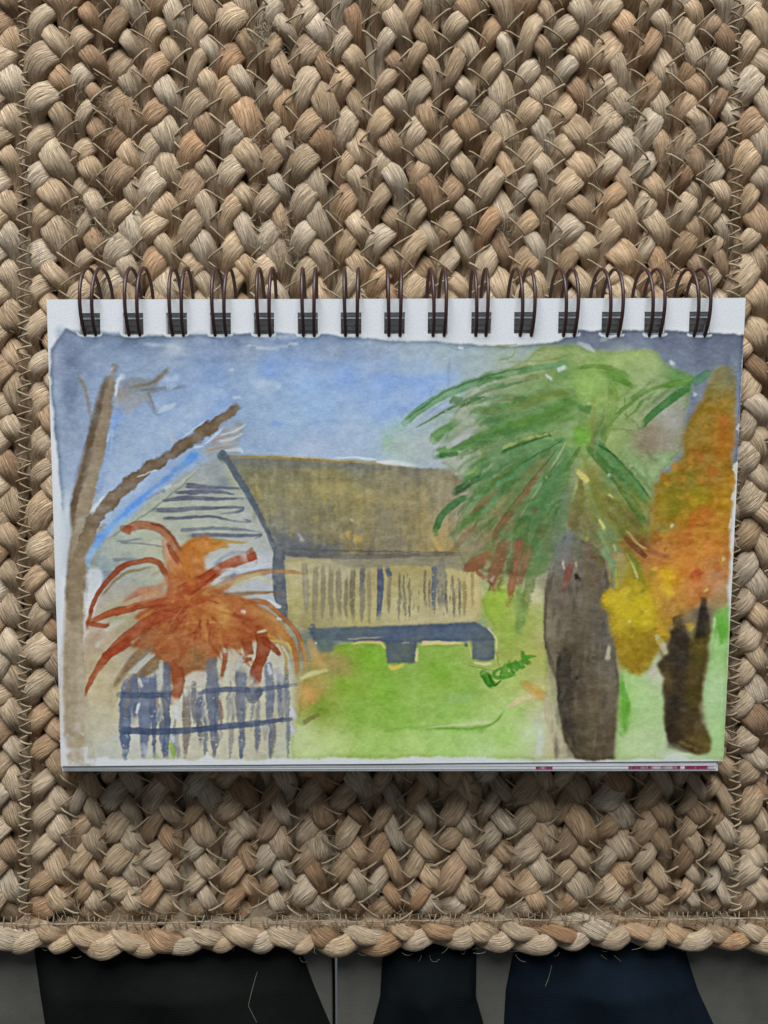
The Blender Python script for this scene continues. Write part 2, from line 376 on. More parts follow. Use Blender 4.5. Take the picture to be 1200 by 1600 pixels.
hole_px = [140.5,208.5,276,344.5,412.5,481,548.5,616.5,684,752,819.5,888,956,1023,1093]
HOLES = []
for x in hole_px:
    a = page_uv(bp(x-16, 505, ZP)[:2]); b2 = page_uv(bp(x+16, 505, ZP)[:2]); t_ = page_uv(bp(x, 488, ZP)[:2]); bt = page_uv(bp(x, 521.5, ZP)[:2])
    HOLES.append((a[0], b2[0], bt[1], t_[1]))
h0 = np.mean([h[2] for h in HOLES]); h1 = np.mean([h[3] for h in HOLES])
book = empty('sketchbook', tuple(page_xy(.5, .5))+(0.0,))
tag(book, 'wire-bound sketchbook open at a watercolour of a hut and palm, lying on the jute mat', 'sketchbook')
BO = np.array([*page_xy(.5, .5), 0.0])
def sheet(name, corners, z0, z1, mat, parent, holes=True, edge_mat=None, wob=0.0):
    us = [0]; 
    if holes:
        for h in HOLES: us += [h[0], h[1]]
    us += [1]; us = np.array(us); vs = np.array([0, h0, h1, 1]) if holes else np.array([0, 1])
    nu, nv = len(us), len(vs)
    UU, VV = np.meshgrid(us, vs); XY = page_xy(UU, VV, corners)
    top = np.concatenate([XY, np.full(XY.shape[:2]+(1,), z1)], 2).reshape(-1, 3); bot = top.copy(); bot[:, 2] = z0
    V = np.vstack([top, bot])-BO; N = nu*nv
    cell = np.ones((nv-1, nu-1), bool)
    if holes: cell[1, 1::2] = False
    F, side = [], []
    for j in range(nv-1):
        for i in range(nu-1):
            if not cell[j, i]: continue
            a, b_, c_, d_ = j*nu+i, j*nu+i+1, (j+1)*nu+i+1, (j+1)*nu+i
            F += [(a, b_, c_, d_), (d_+N, c_+N, b_+N, a+N)]; side += [0, 0]
            for (dj, di, p, q) in ((-1, 0, a, b_), (0, 1, b_, c_), (1, 0, c_, d_), (0, -1, d_, a)):
                jj, ii = j+dj, i+di
                if not (0 <= jj < nv-1 and 0 <= ii < nu-1 and cell[jj, ii]): F.append((q, p, p+N, q+N)); side.append(1)
    o = mesh_obj(name, V, np.array(F), mat, parent)
    if edge_mat:
        o.data.materials.append(edge_mat); o.data.polygons.foreach_set('material_index', np.array(side, np.int32)); o.data.update()
    return o
rb = np.random.default_rng(8)
# painted top sheet
painted = sheet('painted_page', None, ZP-.00024, ZP-.00006, M_PAPER, book)
painted['label'] = 'white page with a watercolour of a hut, palm, red plant and picket fence'
# sheets underneath: their lower edges run out a little past the painted one, the way a wire-bound pad fans
def low_corners(z, y_l, y_r, xl=99, xr=1121, back=0.0):
    bl = bp(xl, y_l, z)[:2]; br = bp(xr, y_r, z)[:2]
    return (Ctl+np.array([.0003, -.0004-back]), Ctr+np.array([-.0003, -.0004-back]), br, bl)
zs = ZP-.00027
NSH = 20
BACK = (0, .0002, .0004, .0005, .0012, .0013, .0026, .0028, .0040, .0042, .0056, .0066)
for k in range(NSH):
    th = .00016 if k < 4 else .00090; z1 = zs; z0 = zs-th+(.00002 if k < 4 else .00005); zs -= th
    jit = rb.uniform(-.25, .25)
    yl_, yr_ = [(1196, 1188.5), (1199.8, 1196.2), (1202.0, 1200.8), (1203.0, 1202.4)][k] if k < 4 else (1204.0+jit, 1203.6+jit)
    co = low_corners((z0+z1)/2, yl_, yr_, 98+rb.uniform(0, 2), 1120+rb.uniform(-2, 1), BACK[min(k, 11)])
    sheet('page', co, z0, z1, M_EDGE if k > 3 and k % 2 else M_PAPER, book)
    if k == 2:                                        # paint run over the lower right edge of an older sheet
        for (ua, ub) in ((.722, .748), (.865, .945), (.952, .997)):
            q0, q1 = page_xy(ua, 0, co), page_xy(ub, 0, co)
            V = []
            for (yy, zz) in ((.0016, z1+.00002), (-.00005, z1+.00002), (-.00005, z0), (.0016, z0)):
                V += [(q0[0], q0[1]+yy, zz), (q1[0], q1[1]+yy, zz)]
            V = np.array(V)-BO
            mesh_obj('paint_stain', V, np.array([(0, 2, 3, 1), (2, 4, 5, 3), (4, 6, 7, 5), (6, 0, 1, 7), (0, 6, 4, 2), (1, 3, 5, 7)]), M_MAGENTA, book)
zb = zs
sheet('back_cover', low_corners(zb-.0005, 1204.5, 1203.4, 100, 1120, .0068), max(zb-.0010, .00015), zb-.00004, M_BOARD, book)
# wire binding: fifteen double loops
bind = empty('wire_binding', (0, 0, 0), book)
RA, RB, ZC = .0117, .0095, .0094
for x in hole_px:
    top = bp(x, 466.5, ZP); xm = page_xy(page_uv(bp(x, 505, ZP)[:2])[0], .97)[0]
    yc = page_xy(.5, 1.0)[1]-.0019
    lean = rb.normal(0, .00025); sep = .00175+rb.normal(0, .00006)
    paths = []
    a = np.radians(np.linspace(-97, -443, 64))        # from the closed tip below, up through the punched slot, over the top edge and round behind
    cyl = lambda side: np.stack([xm+side*(sep+.0002*np.cos(a*1.0))+lean*np.sin(a), yc+RA*np.cos(a), ZC+RB*np.sin(a)], 1)
    A = cyl(-1); Bq = cyl(1)
    w = np.linspace(-1, 1, 9)[1:-1]
    tip = np.stack([xm+w*sep, np.full(7, A[0, 1])-.0008*np.sqrt(1-w*w), np.full(7, A[0, 2])], 1)
    path = np.vstack([A[::-1], tip, Bq])
    v, f_ = tubes([path-BO], .00054, 8)
    mesh_obj('wire_loop', v, f_, M_WIRE, bind, True)
# ---------------------------------------------------------------- the watercolour (flat paint on the page)
PX0, PY0, PW, PH = 58, 452, 1124, 762          # window of the drawing, in drawing units
prng = np.random.default_rng(11)
def vnoise(w, h, cx, cy, octv=3, seed=0):
    r = np.random.default_rng(seed); out = np.zeros((h, w)); amp = 1; tot = 0
    for o in range(octv):
        gx, gy = max(2, int(w/cx)+3), max(2, int(h/cy)+3)
        g = r.random((gy, gx))
        xs = np.arange(w)/cx; ys = np.arange(h)/cy
        xi = np.minimum(xs.astype(int), gx-2); yi = np.minimum(ys.astype(int), gy-2)
        fx = np.clip(xs-xi, 0, 1); fy = np.clip(ys-yi, 0, 1); fx = fx*fx*(3-2*fx); fy = fy*fy*(3-2*fy)
        a = g[yi][:, xi]; b = g[yi][:, xi+1]; c = g[yi+1][:, xi]; d = g[yi+1][:, xi+1]
        out += amp*((a*(1-fx)+b*fx)*(1-fy[:, None])+(c*(1-fx)+d*fx)*fy[:, None])
        tot += amp; amp *= .55; cx = max(cx/2, 1.01); cy = max(cy/2, 1.01)
    return out/tot-.5
N1 = vnoise(PW, PH, 60, 60, 4, 1); N2 = vnoise(PW, PH, 60, 60, 4, 2)      # warps
N3 = vnoise(PW, PH, 14, 9, 3, 3); N4 = vnoise(PW, PH, 5, 3.4, 2, 4); N5 = vnoise(PW, PH, 110, 70, 3, 5); N6 = vnoise(PW, PH, 7, 40, 3, 6)
N9 = vnoise(PW, PH, 34, 26, 4, 9)
N7 = vnoise(PW, PH, 16, 16, 3, 7); N8 = vnoise(PW, PH, 16, 16, 3, 8)
GY, GX = np.mgrid[0:PH, 0:PW].astype(float); GX += PX0; GY += PY0
PAPER = np.array([209., 216., 227.])
CV = np.ones((PH, PW, 3))*PAPER
def blur(m, r):
    r = int(round(r))
    if r < 1: return m
    for _ in range(2):
        for ax in (0, 1):
            n = m.shape[ax]; p = np.pad(m, [(r+1, r) if i == ax else (0, 0) for i in (0, 1)], mode='edge')
            c = np.cumsum(p, axis=ax)
            m = (np.take(c, range(2*r+1, 2*r+1+n), axis=ax)-np.take(c, range(0, n), axis=ax))/(2*r+1)
    return m
def idw(pts, x, y, p=2.6):
    num = np.zeros(x.shape+(3,)); den = np.zeros(x.shape)
    for (px, py, r, g, b) in pts:
        w = 1/((x-px)**2+(y-py)**2+60)**(p/2)
        num += w[..., None]*np.array([r, g, b], float); den += w
    return num/den[..., None]
def window(pts, pad):
    xs = [p[0] for p in pts]; ys = [p[1] for p in pts]
    x0 = int(max(0, min(xs)-pad-PX0)); x1 = int(min(PW, max(xs)+pad-PX0)); y0 = int(max(0, min(ys)-pad-PY0)); y1 = int(min(PH, max(ys)+pad-PY0))
    return slice(y0, max(y1, y0+1)), slice(x0, max(x1, x0+1))
def lay(sl, m, col, tex=9, thin=.12):
    c = col if np.ndim(col) == 3 else np.ones(m.shape+(3,))*np.array(col, float)
    t = (N3[sl]*1.1+N5[sl]*.8+N4[sl]*.5)*tex*2
    c = c+t[..., None]*np.array([1, 1, .9])
    m = m*np.clip(1-thin*(.35+N9[sl]*1.5+N3[sl]*1.1), .25, 1)          # pigment thins out unevenly as it dries
    CV[sl] = CV[sl]*(1-m[..., None])+c*m[..., None]
def wash(poly, col, a=.95, soft=2, rough=7, edge=.16, tex=9, streak=0, base=True):
    if COLLECT:
        if base and isinstance(col, list): BASE.extend(col)
        return
    sl = window(poly, soft*3+rough+6)
    x = GX[sl]+N1[sl]*rough*.7+N7[sl]*rough*.9+N4[sl]*rough*.3; y = GY[sl]+N2[sl]*rough*.7+N8[sl]*rough*.9+N4[sl]*rough*.3
    ins = np.zeros(x.shape, bool); n = len(poly)
    for i in range(n):
        x1, y1 = poly[i]; x2, y2 = poly[(i+1) % n]
        if y1 == y2: continue
        c = (y1 > y) != (y2 > y)
        ins ^= c & (x < (x2-x1)*(y-y1)/(y2-y1)+x1)
    m = blur(ins.astype(float), soft)
    ed = np.clip(m-blur(m, 4), 0, 1)*edge*2
    if isinstance(col, list): c = idw(col, GX[sl], GY[sl])
    else: c = np.ones(x.shape+(3,))*np.array(col, float)
    c = c*(1-ed[..., None])
    if streak: c = c+N6[sl][..., None]*streak
    lay(sl, m*a, c, tex)
def smooth(pts, n=10):
    P = np.array(pts, float)
    if len(P) < 3:
        t = np.linspace(0, 1, n)[:, None]; return P[0]*(1-t)+P[-1]*t
    Q = np.vstack([2*P[0]-P[1], P, 2*P[-1]-P[-2]]); out = []
    for i in range(1, len(Q)-2):
        for t in np.linspace(0, 1, n, endpoint=False):
            a, b, c, d = Q[i-1], Q[i], Q[i+1], Q[i+2]
            out.append(.5*((2*b)+(-a+c)*t+(2*a-5*b+4*c-d)*t*t+(-a+3*b-3*c+d)*t**3))
    out.append(P[-1]); return np.array(out)
def stroke(pts, w, col, a=.92, soft=1.0, dry=0, rough=2.5, tex=8, edge=.2, col2=None):
    if COLLECT: return
    w = [w] if np.isscalar(w) else list(w)
    P = smooth(pts); n = len(P)
    W = np.interp(np.linspace(0, 1, n), np.linspace(0, 1, len(w)), w)/2
    sl = window(pts, max(W)*1.5+rough+8)
    x = GX[sl]+N7[sl]*rough*1.5+N4[sl]*rough*.6; y = GY[sl]+N8[sl]*rough*1.5
    best = np.full(x.shape, 1e9); tt = np.zeros(x.shape)
    for i in range(n-1):
        ax, ay = P[i]; dx, dy = P[i+1]-P[i]; L = dx*dx+dy*dy+1e-9
        t = np.clip(((x-ax)*dx+(y-ay)*dy)/L, 0, 1)
        d = np.hypot(x-ax-t*dx, y-ay-t*dy)-(W[i]*(1-t)+W[i+1]*t)
        k = d < best; best = np.where(k, d, best); tt = np.where(k, (i+t)/(n-1), tt)
    ss = soft*np.clip(.85+N9[sl]*2.2, .45, 2.4)
    m = np.clip(.5-best/(2*ss), 0, 1)
    m = m*np.clip((1-tt)*7+.25+N7[sl]*2.2, 0, 1)*np.clip(tt*10+.45+N8[sl]*2.2, 0, 1)   # ragged lift-off at both ends
    if dry: m = m*np.clip(.5+(N4[sl]*2.2+N3[sl]*1.2+(1-dry)*.9)*2.2, 0, 1)
    c = np.ones(x.shape+(3,))*np.array(col, float)
    if col2 is not None: c = c*(1-tt[..., None])+np.array(col2, float)*tt[..., None]
    ed = np.exp(-np.clip(-best, 0, 99)/1.8)*edge
    lay(sl, m*a, c*(1-ed[..., None]), tex, .26)
def strokes(lst, **kw):
    for s in lst: stroke(s[0], s[1], s[2], **{**kw, **(s[3] if len(s) > 3 else {})})
WHITE = (213, 220, 230)
BASE = []; COLLECT = True

def brushwork():
    # sky
    wash([(79,546),(96,524),(104,513),(118,520),(150,521),(210,526),(262,524),(330,523),(420,519),(455,521),(520,521),(535,526),(612,531),(700,536),(800,541),(870,534),(905,517),(960,515),(1040,517),(1100,519),(1163,523),(1158,600),(1154,720),(1100,770),(900,770),(700,740),(640,738),(350,716),(200,800),(130,870),(112,900),(97,800),(88,700),(80,600)],
     [(88,560,150,163,185),(110,535,128,140,165),(108,560,118,130,156),(105,610,124,138,163),(86,610,160,175,197),(102,680,138,153,178),(108,740,150,166,192),(98,790,185,198,215),(125,790,165,180,205),
      (150,545,132,148,174),(150,527,112,128,154),(200,530,112,128,154),(200,560,140,158,186),(250,532,120,135,160),(300,528,135,150,175),(270,548,165,178,198),(345,540,135,151,180),(160,600,140,158,188),(170,640,150,170,200),(230,690,160,180,208),(200,750,162,180,208),(280,600,138,158,192),(330,580,138,160,198),(330,620,142,168,210),(260,650,150,172,205),(300,650,150,170,203),
      (390,545,155,168,190),(375,530,120,135,162),(450,527,128,146,176),(520,545,145,160,184),(520,527,125,142,170),(590,545,150,165,186),(420,580,136,164,210),(410,602,165,185,212),(480,600,148,176,216),(540,590,143,170,218),(600,600,147,175,222),(660,605,148,176,222),(695,600,150,175,215),(600,570,152,172,205),(500,640,152,178,215),(450,665,158,181,212),(550,680,166,184,212),(600,640,150,176,218),(480,705,170,186,212),(620,710,178,192,208),(640,550,156,171,188),(690,560,160,176,188),(740,570,162,176,184),(660,575,155,178,205),(790,575,160,175,165),
      (930,525,110,120,144),(980,528,112,122,146),(1040,535,108,118,144),(1100,545,105,116,142),(1150,540,110,121,145),(1140,590,120,131,152),(1060,572,122,132,152),(975,548,150,160,164),(1152,640,125,138,165)], soft=1.2, rough=5, edge=.3, tex=8)
    strokes([([(95,520),(112,560),(108,650)],[14,26,16],(112,124,150)), ([(150,527),(230,529),(262,530)],8,(105,120,148)), ([(300,524),(360,526)],6,(110,125,150)),
     ([(340,612),(300,640),(240,690)],[26,30,20],(168,186,210)), ([(262,566),(300,560),(350,566)],10,(122,142,176)), ([(415,568),(470,565),(540,572)],9,(128,152,200)), ([(590,593),(650,596),(700,590)],16,(138,166,218)),
     ([(560,575),(620,578),(700,577)],5,(165,182,205)), ([(590,645),(640,640)],14,(132,158,205)), ([(425,662),(440,664)],8,(118,150,212))], a=.5, soft=6, edge=0)
    strokes([([(228,538),(262,540),(280,543)],5,(185,196,212)), ([(360,578),(365,577)],4,(195,205,220)), ([(398,602),(425,600),(440,605)],9,(178,194,216)), ([(365,622),(376,620)],4,(200,210,224)), ([(262,594),(280,590)],10,(172,190,214)), ([(385,540),(420,545),(470,535)],5,(180,192,210),{'dry':.55}),([(420,528),(470,525)],8,(175,188,208),{'dry':.6})], a=.7, soft=2.5, edge=0)
    stroke([(702,560),(701,612)], 2.5, (140,156,185), a=.4, soft=2)
    # left tree
    strokes([([(121,585),(133,605),(140,645)],[9,6,5],(140,145,150)), ([(190,610),(215,600),(240,598),(255,580)],[28,22,14,8],(132,134,136)), ([(240,598),(258,582),(262,577)],[9,6,7],(128,124,118)), ([(225,605),(240,640),(250,645)],[14,8,8],(135,145,160)), ([(190,640),(210,625),(235,615)],[26,22,14],(150,152,158)),([(230,612),(262,608),(290,604)],[8,3,2],(120,128,140)), ([(175,630),(200,612)],[10,20],(150,148,148)), ([(121,585),(134,612),(142,650)],[6,5,4],(128,126,124)), ([(205,605),(240,596),(262,576)],[5,5,4],(118,112,106)), ([(215,610),(255,606),(300,603)],[4,3,1],(112,116,124)), ([(232,612),(242,640)],[4,3],(120,126,136))], a=.7, soft=3, edge=0)
    strokes([([(245,645),(262,636),(277,630)],[4,9,3],(178,194,214)), ([(264,606),(276,600)],[8,4],(160,180,208)), ([(181,618),(184,595),(192,588)],[4,4,9],WHITE), ([(168,690),(176,672),(172,712)],[3,4,2],(190,204,222))], a=.8, soft=1.6, edge=0)
    stroke([(182,640),(172,700),(158,740),(150,790)], [16,14,16,10], (125,150,195), a=.5, soft=5, edge=0)
    stroke([(190,645),(176,665)], [16,12], (125,158,215), a=.6, soft=5, edge=0)
    stroke([(177,580),(170,612),(160,660),(143,730),(127,790),(121,850),(116,920),(113,1000),(114,1080),(118,1150),(122,1192)], [9,15,23,29,31,30,30,34,44,52,54], (134,116,94), col2=(174,160,136), a=.94, soft=2.2, rough=4, edge=.15)
    stroke([(166,590),(150,650),(131,730),(113,800),(106,860),(104,940)], [7,11,12,11,9,5], (100,84,68), a=.85, soft=4, edge=0)
    stroke([(182,568),(176,580)], [10,12], (135,125,120), a=.8, soft=3)
    stroke([(173,578),(176,574)], [6,5], (200,200,205), a=.7, soft=2)
    stroke([(136,852),(147,812),(187,768),(230,735),(272,706),(315,677),(352,650),(372,638)], [28,22,23,20,18,22,15,10], (126,108,86), a=.94, soft=2, rough=9, edge=.22, col2=(112,92,70))
    stroke([(340,662),(365,640),(372,633)], [15,14,10], (130,118,105), a=.6, soft=5, edge=0)
    stroke([(136,880),(150,850),(165,825)], [26,24,16], (150,138,115), a=.8, soft=4, edge=0)
    strokes([([(144,800),(150,788),(166,772)],[8,5,2],WHITE), ([(282,686),(300,672),(322,656)],[1,2.5,1],(195,206,222)), ([(270,690),(268,683)],3,(190,180,170)), ([(215,745),(245,735)],[2,3],(200,205,215))], a=.8, soft=1.2, edge=0)
    strokes([([(125,1000),(128,1080),(140,1150)],[10,14,10],(186,176,156)), ([(118,900),(122,980)],[10,14],(160,146,122)), ([(105,1000),(104,1100),(112,1180)],[8,8,10],(158,146,126)), ([(160,690),(150,740),(140,800)],[6,10,8],(150,136,112))], a=.5, soft=4, edge=0, rough=5)
    stroke([(116,960),(122,900),(130,860),(146,818)], [26,26,24,18], (140,124,100), a=.85, soft=3, edge=.05, rough=5)
    # twig fan right of the branch
    wash([(318,700),(345,672),(378,656),(382,668),(372,690),(372,708),(345,712),(322,714)], (160,160,158), a=.7, soft=3, rough=9)
    strokes([([(345,680),(370,672),(384,664)],[3,4,2],WHITE), ([(343,690),(365,685),(382,676)],[4,5,2],WHITE), ([(318,695),(332,684),(350,668)],[2,3,1],WHITE), ([(305,700),(318,697)],[3,2],WHITE), ([(352,705),(374,702),(380,706)],[4,6,3],WHITE), ([(330,690),(362,678)],3,(150,130,115)), ([(325,703),(360,697)],3,(150,135,120))], a=.6, soft=1, edge=0)
    # blue gap and gable
    wash([(133,868),(150,838),(200,790),(250,752),(298,707),(311,708),(310,716),(270,745),(240,770),(196,806),(165,838),(146,870),(136,885)],
     [(300,715,105,150,215),(270,728,120,162,222),(240,748,84,132,220),(210,775,105,155,232),(190,790,120,168,235),(170,815,140,180,232),(150,840,110,160,232),(140,865,160,195,235),(250,765,150,178,215),(285,742,140,160,190)], soft=2, rough=4, edge=.1)
    wash([(140,905),(150,868),(175,832),(240,778),(316,722),(345,716),(380,770),(412,832),(432,870),(434,960),(380,930),(330,925),(280,930),(180,905),(146,918)],
     [(340,735,150,158,165),(350,755,128,140,152),(310,735,160,168,175),(290,750,165,172,165),(370,745,178,180,140),(250,790,172,180,168),(350,785,172,180,172),(300,800,170,178,168),(380,800,168,176,176),(400,840,172,178,178),(340,830,172,180,172),(230,830,172,180,165),(180,850,168,178,172),(160,890,150,162,170),(200,880,160,170,162),(250,870,178,182,160),(420,900,175,182,195),(400,885,190,196,208),(340,890,185,192,200)], soft=2.5, rough=5, edge=.1, tex=8)
    strokes([([(160,845),(200,822),(262,778),(315,728)],[2,3,3,3],(130,136,135)), ([(255,770),(285,752),(312,730)],[3,5,3],(178,186,182)), ([(255,765),(268,757)],[7,4],(215,220,228)), ([(254,766),(258,770)],6,(110,122,140))], a=.7, soft=1.2, edge=0)
    LV = (98,104,130)
    strokes([([(289,758),(310,760),(345,762),(384,763)],[8,8,4,3],LV), ([(276,770),(300,769),(340,768),(366,772)],[4,8,5,2],LV), ([(256,783),(290,778),(330,779),(395,779)],[4,8,6,2.5],LV), ([(241,797),(270,797),(320,794),(372,793),(380,795),(372,799),(345,803)],[6,8,6,3,4,4,2],LV), ([(257,810),(290,809),(330,807),(375,815),(390,814),(380,811)],[5,5,4,2,2.5,2],LV), ([(286,829),(320,826),(360,826),(415,832)],[6,5,5,2],(115,122,142)), ([(295,837),(340,836),(390,837),(408,836),(398,842)],[7,6,5,4,2],LV),
     ([(190,848),(230,850),(262,856)],[3,2,2],(125,132,145)), ([(185,846),(225,842)],[2,3],(130,136,150)), ([(178,875),(215,873)],[5,4],(135,142,155)), ([(160,897),(190,892)],[8,6],(138,150,165)), ([(330,885),(360,865),(400,862)],[4,6,3],(150,156,175)), ([(350,905),(400,893),(425,888)],[6,5,3],(130,142,172)), ([(320,905),(345,880)],[10,8],(130,138,158))], a=.82, soft=1.1, rough=2, edge=.12)
    stroke([(136,905),(150,900),(140,960),(136,1000)], [12,22,14,8], (210,217,228), a=.9, soft=3, edge=0)
    # foliage base on the left, behind the fence
    wash([(134,1000),(145,960),(200,935),(260,940),(300,1000),(440,1000),(460,1060),(462,1170),(400,1185),(300,1188),(180,1188),(135,1160)],
     [(150,980,190,178,160),(150,1040,186,172,140),(160,1080,196,184,148),(180,1110,196,190,165),(160,1140,192,190,165),(170,1170,190,196,190),(150,1000,178,160,140),(210,1000,165,150,120),(180,960,170,165,135),(200,1150,200,205,205),(270,1120,200,200,180),(340,1140,200,198,176),(340,1175,200,200,180),(390,1120,196,194,172),(420,1150,195,192,172),(300,1100,205,208,208),(420,1050,196,196,185),(380,1070,196,194,175),(450,1160,190,196,180),(230,1040,180,185,185)], soft=3, rough=8, edge=.1)
    strokes([([(152,1010),(165,985),(195,968)],[8,10,6],(205,210,215)), ([(135,925),(138,955)],[12,8],(215,222,232)), ([(165,1030),(180,1060),(170,1120)],[16,16,10],(176,165,135)),([(140,960),(150,990)],[20,16],(180,160,145))], a=.5, soft=4, edge=0)
    # roof
    wash([(349,711),(420,712),(500,717),(600,722),(648,731),(700,732),(752,735),(768,790),(765,860),(730,874),(640,870),(560,876),(470,872),(436,866),(416,832),(384,768)],
     [(362,718,120,122,112),(400,730,118,118,98),(450,740,125,122,98),(410,760,142,136,98),(460,775,150,140,92),(500,760,152,143,92),(540,765,150,140,85),(480,800,135,128,95),(440,800,128,126,112),(440,840,120,122,124),(470,855,108,112,120),(520,830,142,132,100),(560,800,150,140,92),(560,840,150,132,85),(600,780,138,128,98),(600,820,140,130,105),(620,850,140,132,115),(650,780,150,136,95),(660,820,152,138,90),(700,790,140,130,105),(690,840,172,150,95),(740,760,140,130,108),(745,830,150,142,118),(650,745,130,126,112),(560,735,128,128,112),(510,860,118,114,108),(580,866,120,114,102),(720,860,150,130,85)], soft=1.4, rough=4, edge=.15, tex=13, streak=30)
    strokes([([(360,714),(420,714),(500,718),(590,724)],[3,4,3,4],(192,182,130)), ([(590,722),(620,724),(648,728)],[4,9,4],(216,222,230)), ([(520,715),(560,715),(588,719)],[1,4,3],(214,220,228)), ([(360,720),(420,724),(520,728),(640,736)],[10,12,8,5],(108,114,122),{'a':.55,'soft':3}), ([(355,712),(450,716),(560,722)],1.5,(135,105,70)),
     ([(700,800),(720,780),(735,770)],[8,16,8],(178,182,184)), ([(722,810),(716,806)],[10,9],(188,192,198)), ([(712,738),(728,740)],[6,8],(205,212,220)),
     ([(540,830),(555,842),(575,838)],[8,13,8],(192,160,82),{'soft':2.5,'dry':.3}), ([(680,820),(682,850),(690,862)],[5,8,8],(190,162,90),{'dry':.25}), ([(708,818),(714,835),(708,850)],[4,6,5],(185,158,88)), ([(548,812),(552,813)],5,(185,185,178)), ([(464,832),(474,848)],[3,6],(208,212,220)), ([(440,845),(475,858),(530,862)],[14,16,6],(98,106,120),{'a':.6,'soft':4}), ([(520,790),(570,782),(640,792)],[10,12,10],(168,152,85),{'a':.45,'soft':6,'dry':.4})], a=.85, soft=1.3, edge=0)
    for i in range(34):
        x = 400+i*10.5+prng.uniform(-4,4); y = 748+prng.uniform(0,50)
        stroke([(x,y),(x+prng.uniform(-4,6),y+prng.uniform(25,60))], [2,prng.uniform(4,9),3], [(112,106,84),(165,150,92),(118,112,100),(150,140,110)][i % 4], a=.4, soft=2.5, edge=0, dry=.3)
    for q in range(110):
        x, y = prng.uniform(395,745), prng.uniform(735,850)
        if x < 380+(y-730)*.45: continue
        stroke([(x,y),(x+prng.normal(2,3),y+prng.uniform(6,26))], [2,prng.uniform(3,10),2], [(168,156,104),(112,110,96),(132,124,84),(150,142,118),(176,156,86),(120,122,118)][q % 6], a=prng.uniform(.4,.75), soft=prng.uniform(1,2.5), rough=5, edge=.08, dry=.3)
    strokes([([(440,845),(480,855),(540,856)],[22,24,12],(108,114,122)), ([(430,780),(470,800),(455,830)],[22,26,22],(132,132,112)), ([(590,770),(600,820)],[26,28],(140,138,122)), ([(700,760),(720,800)],[28,26],(150,146,128)), ([(500,765),(560,770),(640,790)],[16,20,14],(172,158,98)), ([(660,800),(670,840)],[18,18],(160,146,96))], a=.5, soft=7, edge=0, rough=10)
    wash([(395,735),(640,742),(740,745),(752,820),(730,852),(560,850),(450,838),(420,800)], (152,150,124), a=.28, soft=9, rough=20, edge=0)
    stroke([(347,708),(356,720),(378,756),(400,795),(418,830),(431,862)], [8,9,11,9,7,8], (90,104,124), a=.92, soft=1.2, edge=.1)
    stroke([(343,712),(350,720)], [9,7], (85,105,112), a=.8, soft=2)
    stroke([(436,858),(436,890),(438,930),(446,968)], [16,21,20,12], (98,106,120), a=.95, soft=1.2, rough=2, edge=.1)
    # front wall
    wash([(444,874),(560,868),(660,872),(735,866),(752,905),(754,945),(747,976),(600,982),(480,984),(452,972)],
     [(460,900,186,178,135),(460,950,178,172,118),(520,890,178,172,142),(560,970,182,174,122),(640,965,190,182,140),(700,960,188,180,140),(740,930,198,186,130),(600,900,168,158,110),(650,890,172,162,112),(480,970,165,156,110)], soft=1.2, rough=3, edge=.12, tex=9)
    strokes([([(500,868),(560,880),(660,874),(742,884)],[4,14,18,22],(128,126,122),{'a':.6,'soft':3}), ([(440,866),(560,870),(700,866),(760,868)],[6,7,6,4],(106,104,104),{'a':.7,'dry':.15}), ([(445,858),(560,861),(760,864)],1.6,(85,82,80),{'a':.55})], a=.8, edge=0)
    for (x, y0, y1, w, c) in [(478,884,960,11,(150,144,132)),(492,884,968,9,(146,138,118)),(505,886,965,8,(142,134,116)),(517,886,970,9,(142,134,112)),(530,888,968,9,(138,130,112)),(541,900,972,6,(132,124,104)),(550,882,972,9,(122,114,98)),(566,886,972,9,(128,124,118)),(577,892,975,7,(150,140,112)),(608,898,960,6,(135,126,105)),(624,896,968,4,(118,114,104)),(632,900,970,4,(135,128,112)),(640,905,968,3,(120,115,108)),(664,888,958,4,(125,118,108)),(671,905,955,3,(120,112,100)),(690,880,950,16,(128,128,124)),(697,905,965,4,(125,116,100)),(709,898,968,5,(132,122,105)),(718,905,965,4,(112,108,104)),(726,905,962,6,(158,138,95)),(738,895,950,5,(165,148,105))]:
        stroke([(x+prng.uniform(-2,2),y0),(x,(y0+y1)/2),(x+prng.uniform(-2,2),y1)], [w*.8,w,w*.5], c, a=.78, soft=1.3, edge=.08, dry=.1)
    strokes([([(593,886),(595,915),(592,966)],[7,11,6],(78,92,130)), ([(605,888),(609,902)],[7,8],(92,102,128)), ([(566,892),(565,915)],[8,6],(112,114,122)), ([(677,882),(679,905),(677,955)],[9,8,5],(98,112,138),{'dry':.25}), ([(450,893),(462,894),(480,897)],[5,5,1],(178,150,100)), ([(620,962),(660,967),(700,963)],[3,6,5],(200,188,158),{'a':.5})], a=.88, soft=1.2, edge=.1)
    for i in range(60):
        x = prng.uniform(615,722); y = prng.uniform(895,960)
        stroke([(x,y),(x+prng.uniform(-1.5,1.5),y+prng.uniform(4,12))], 1.3, (95,92,88), a=.5, soft=.8, edge=0)
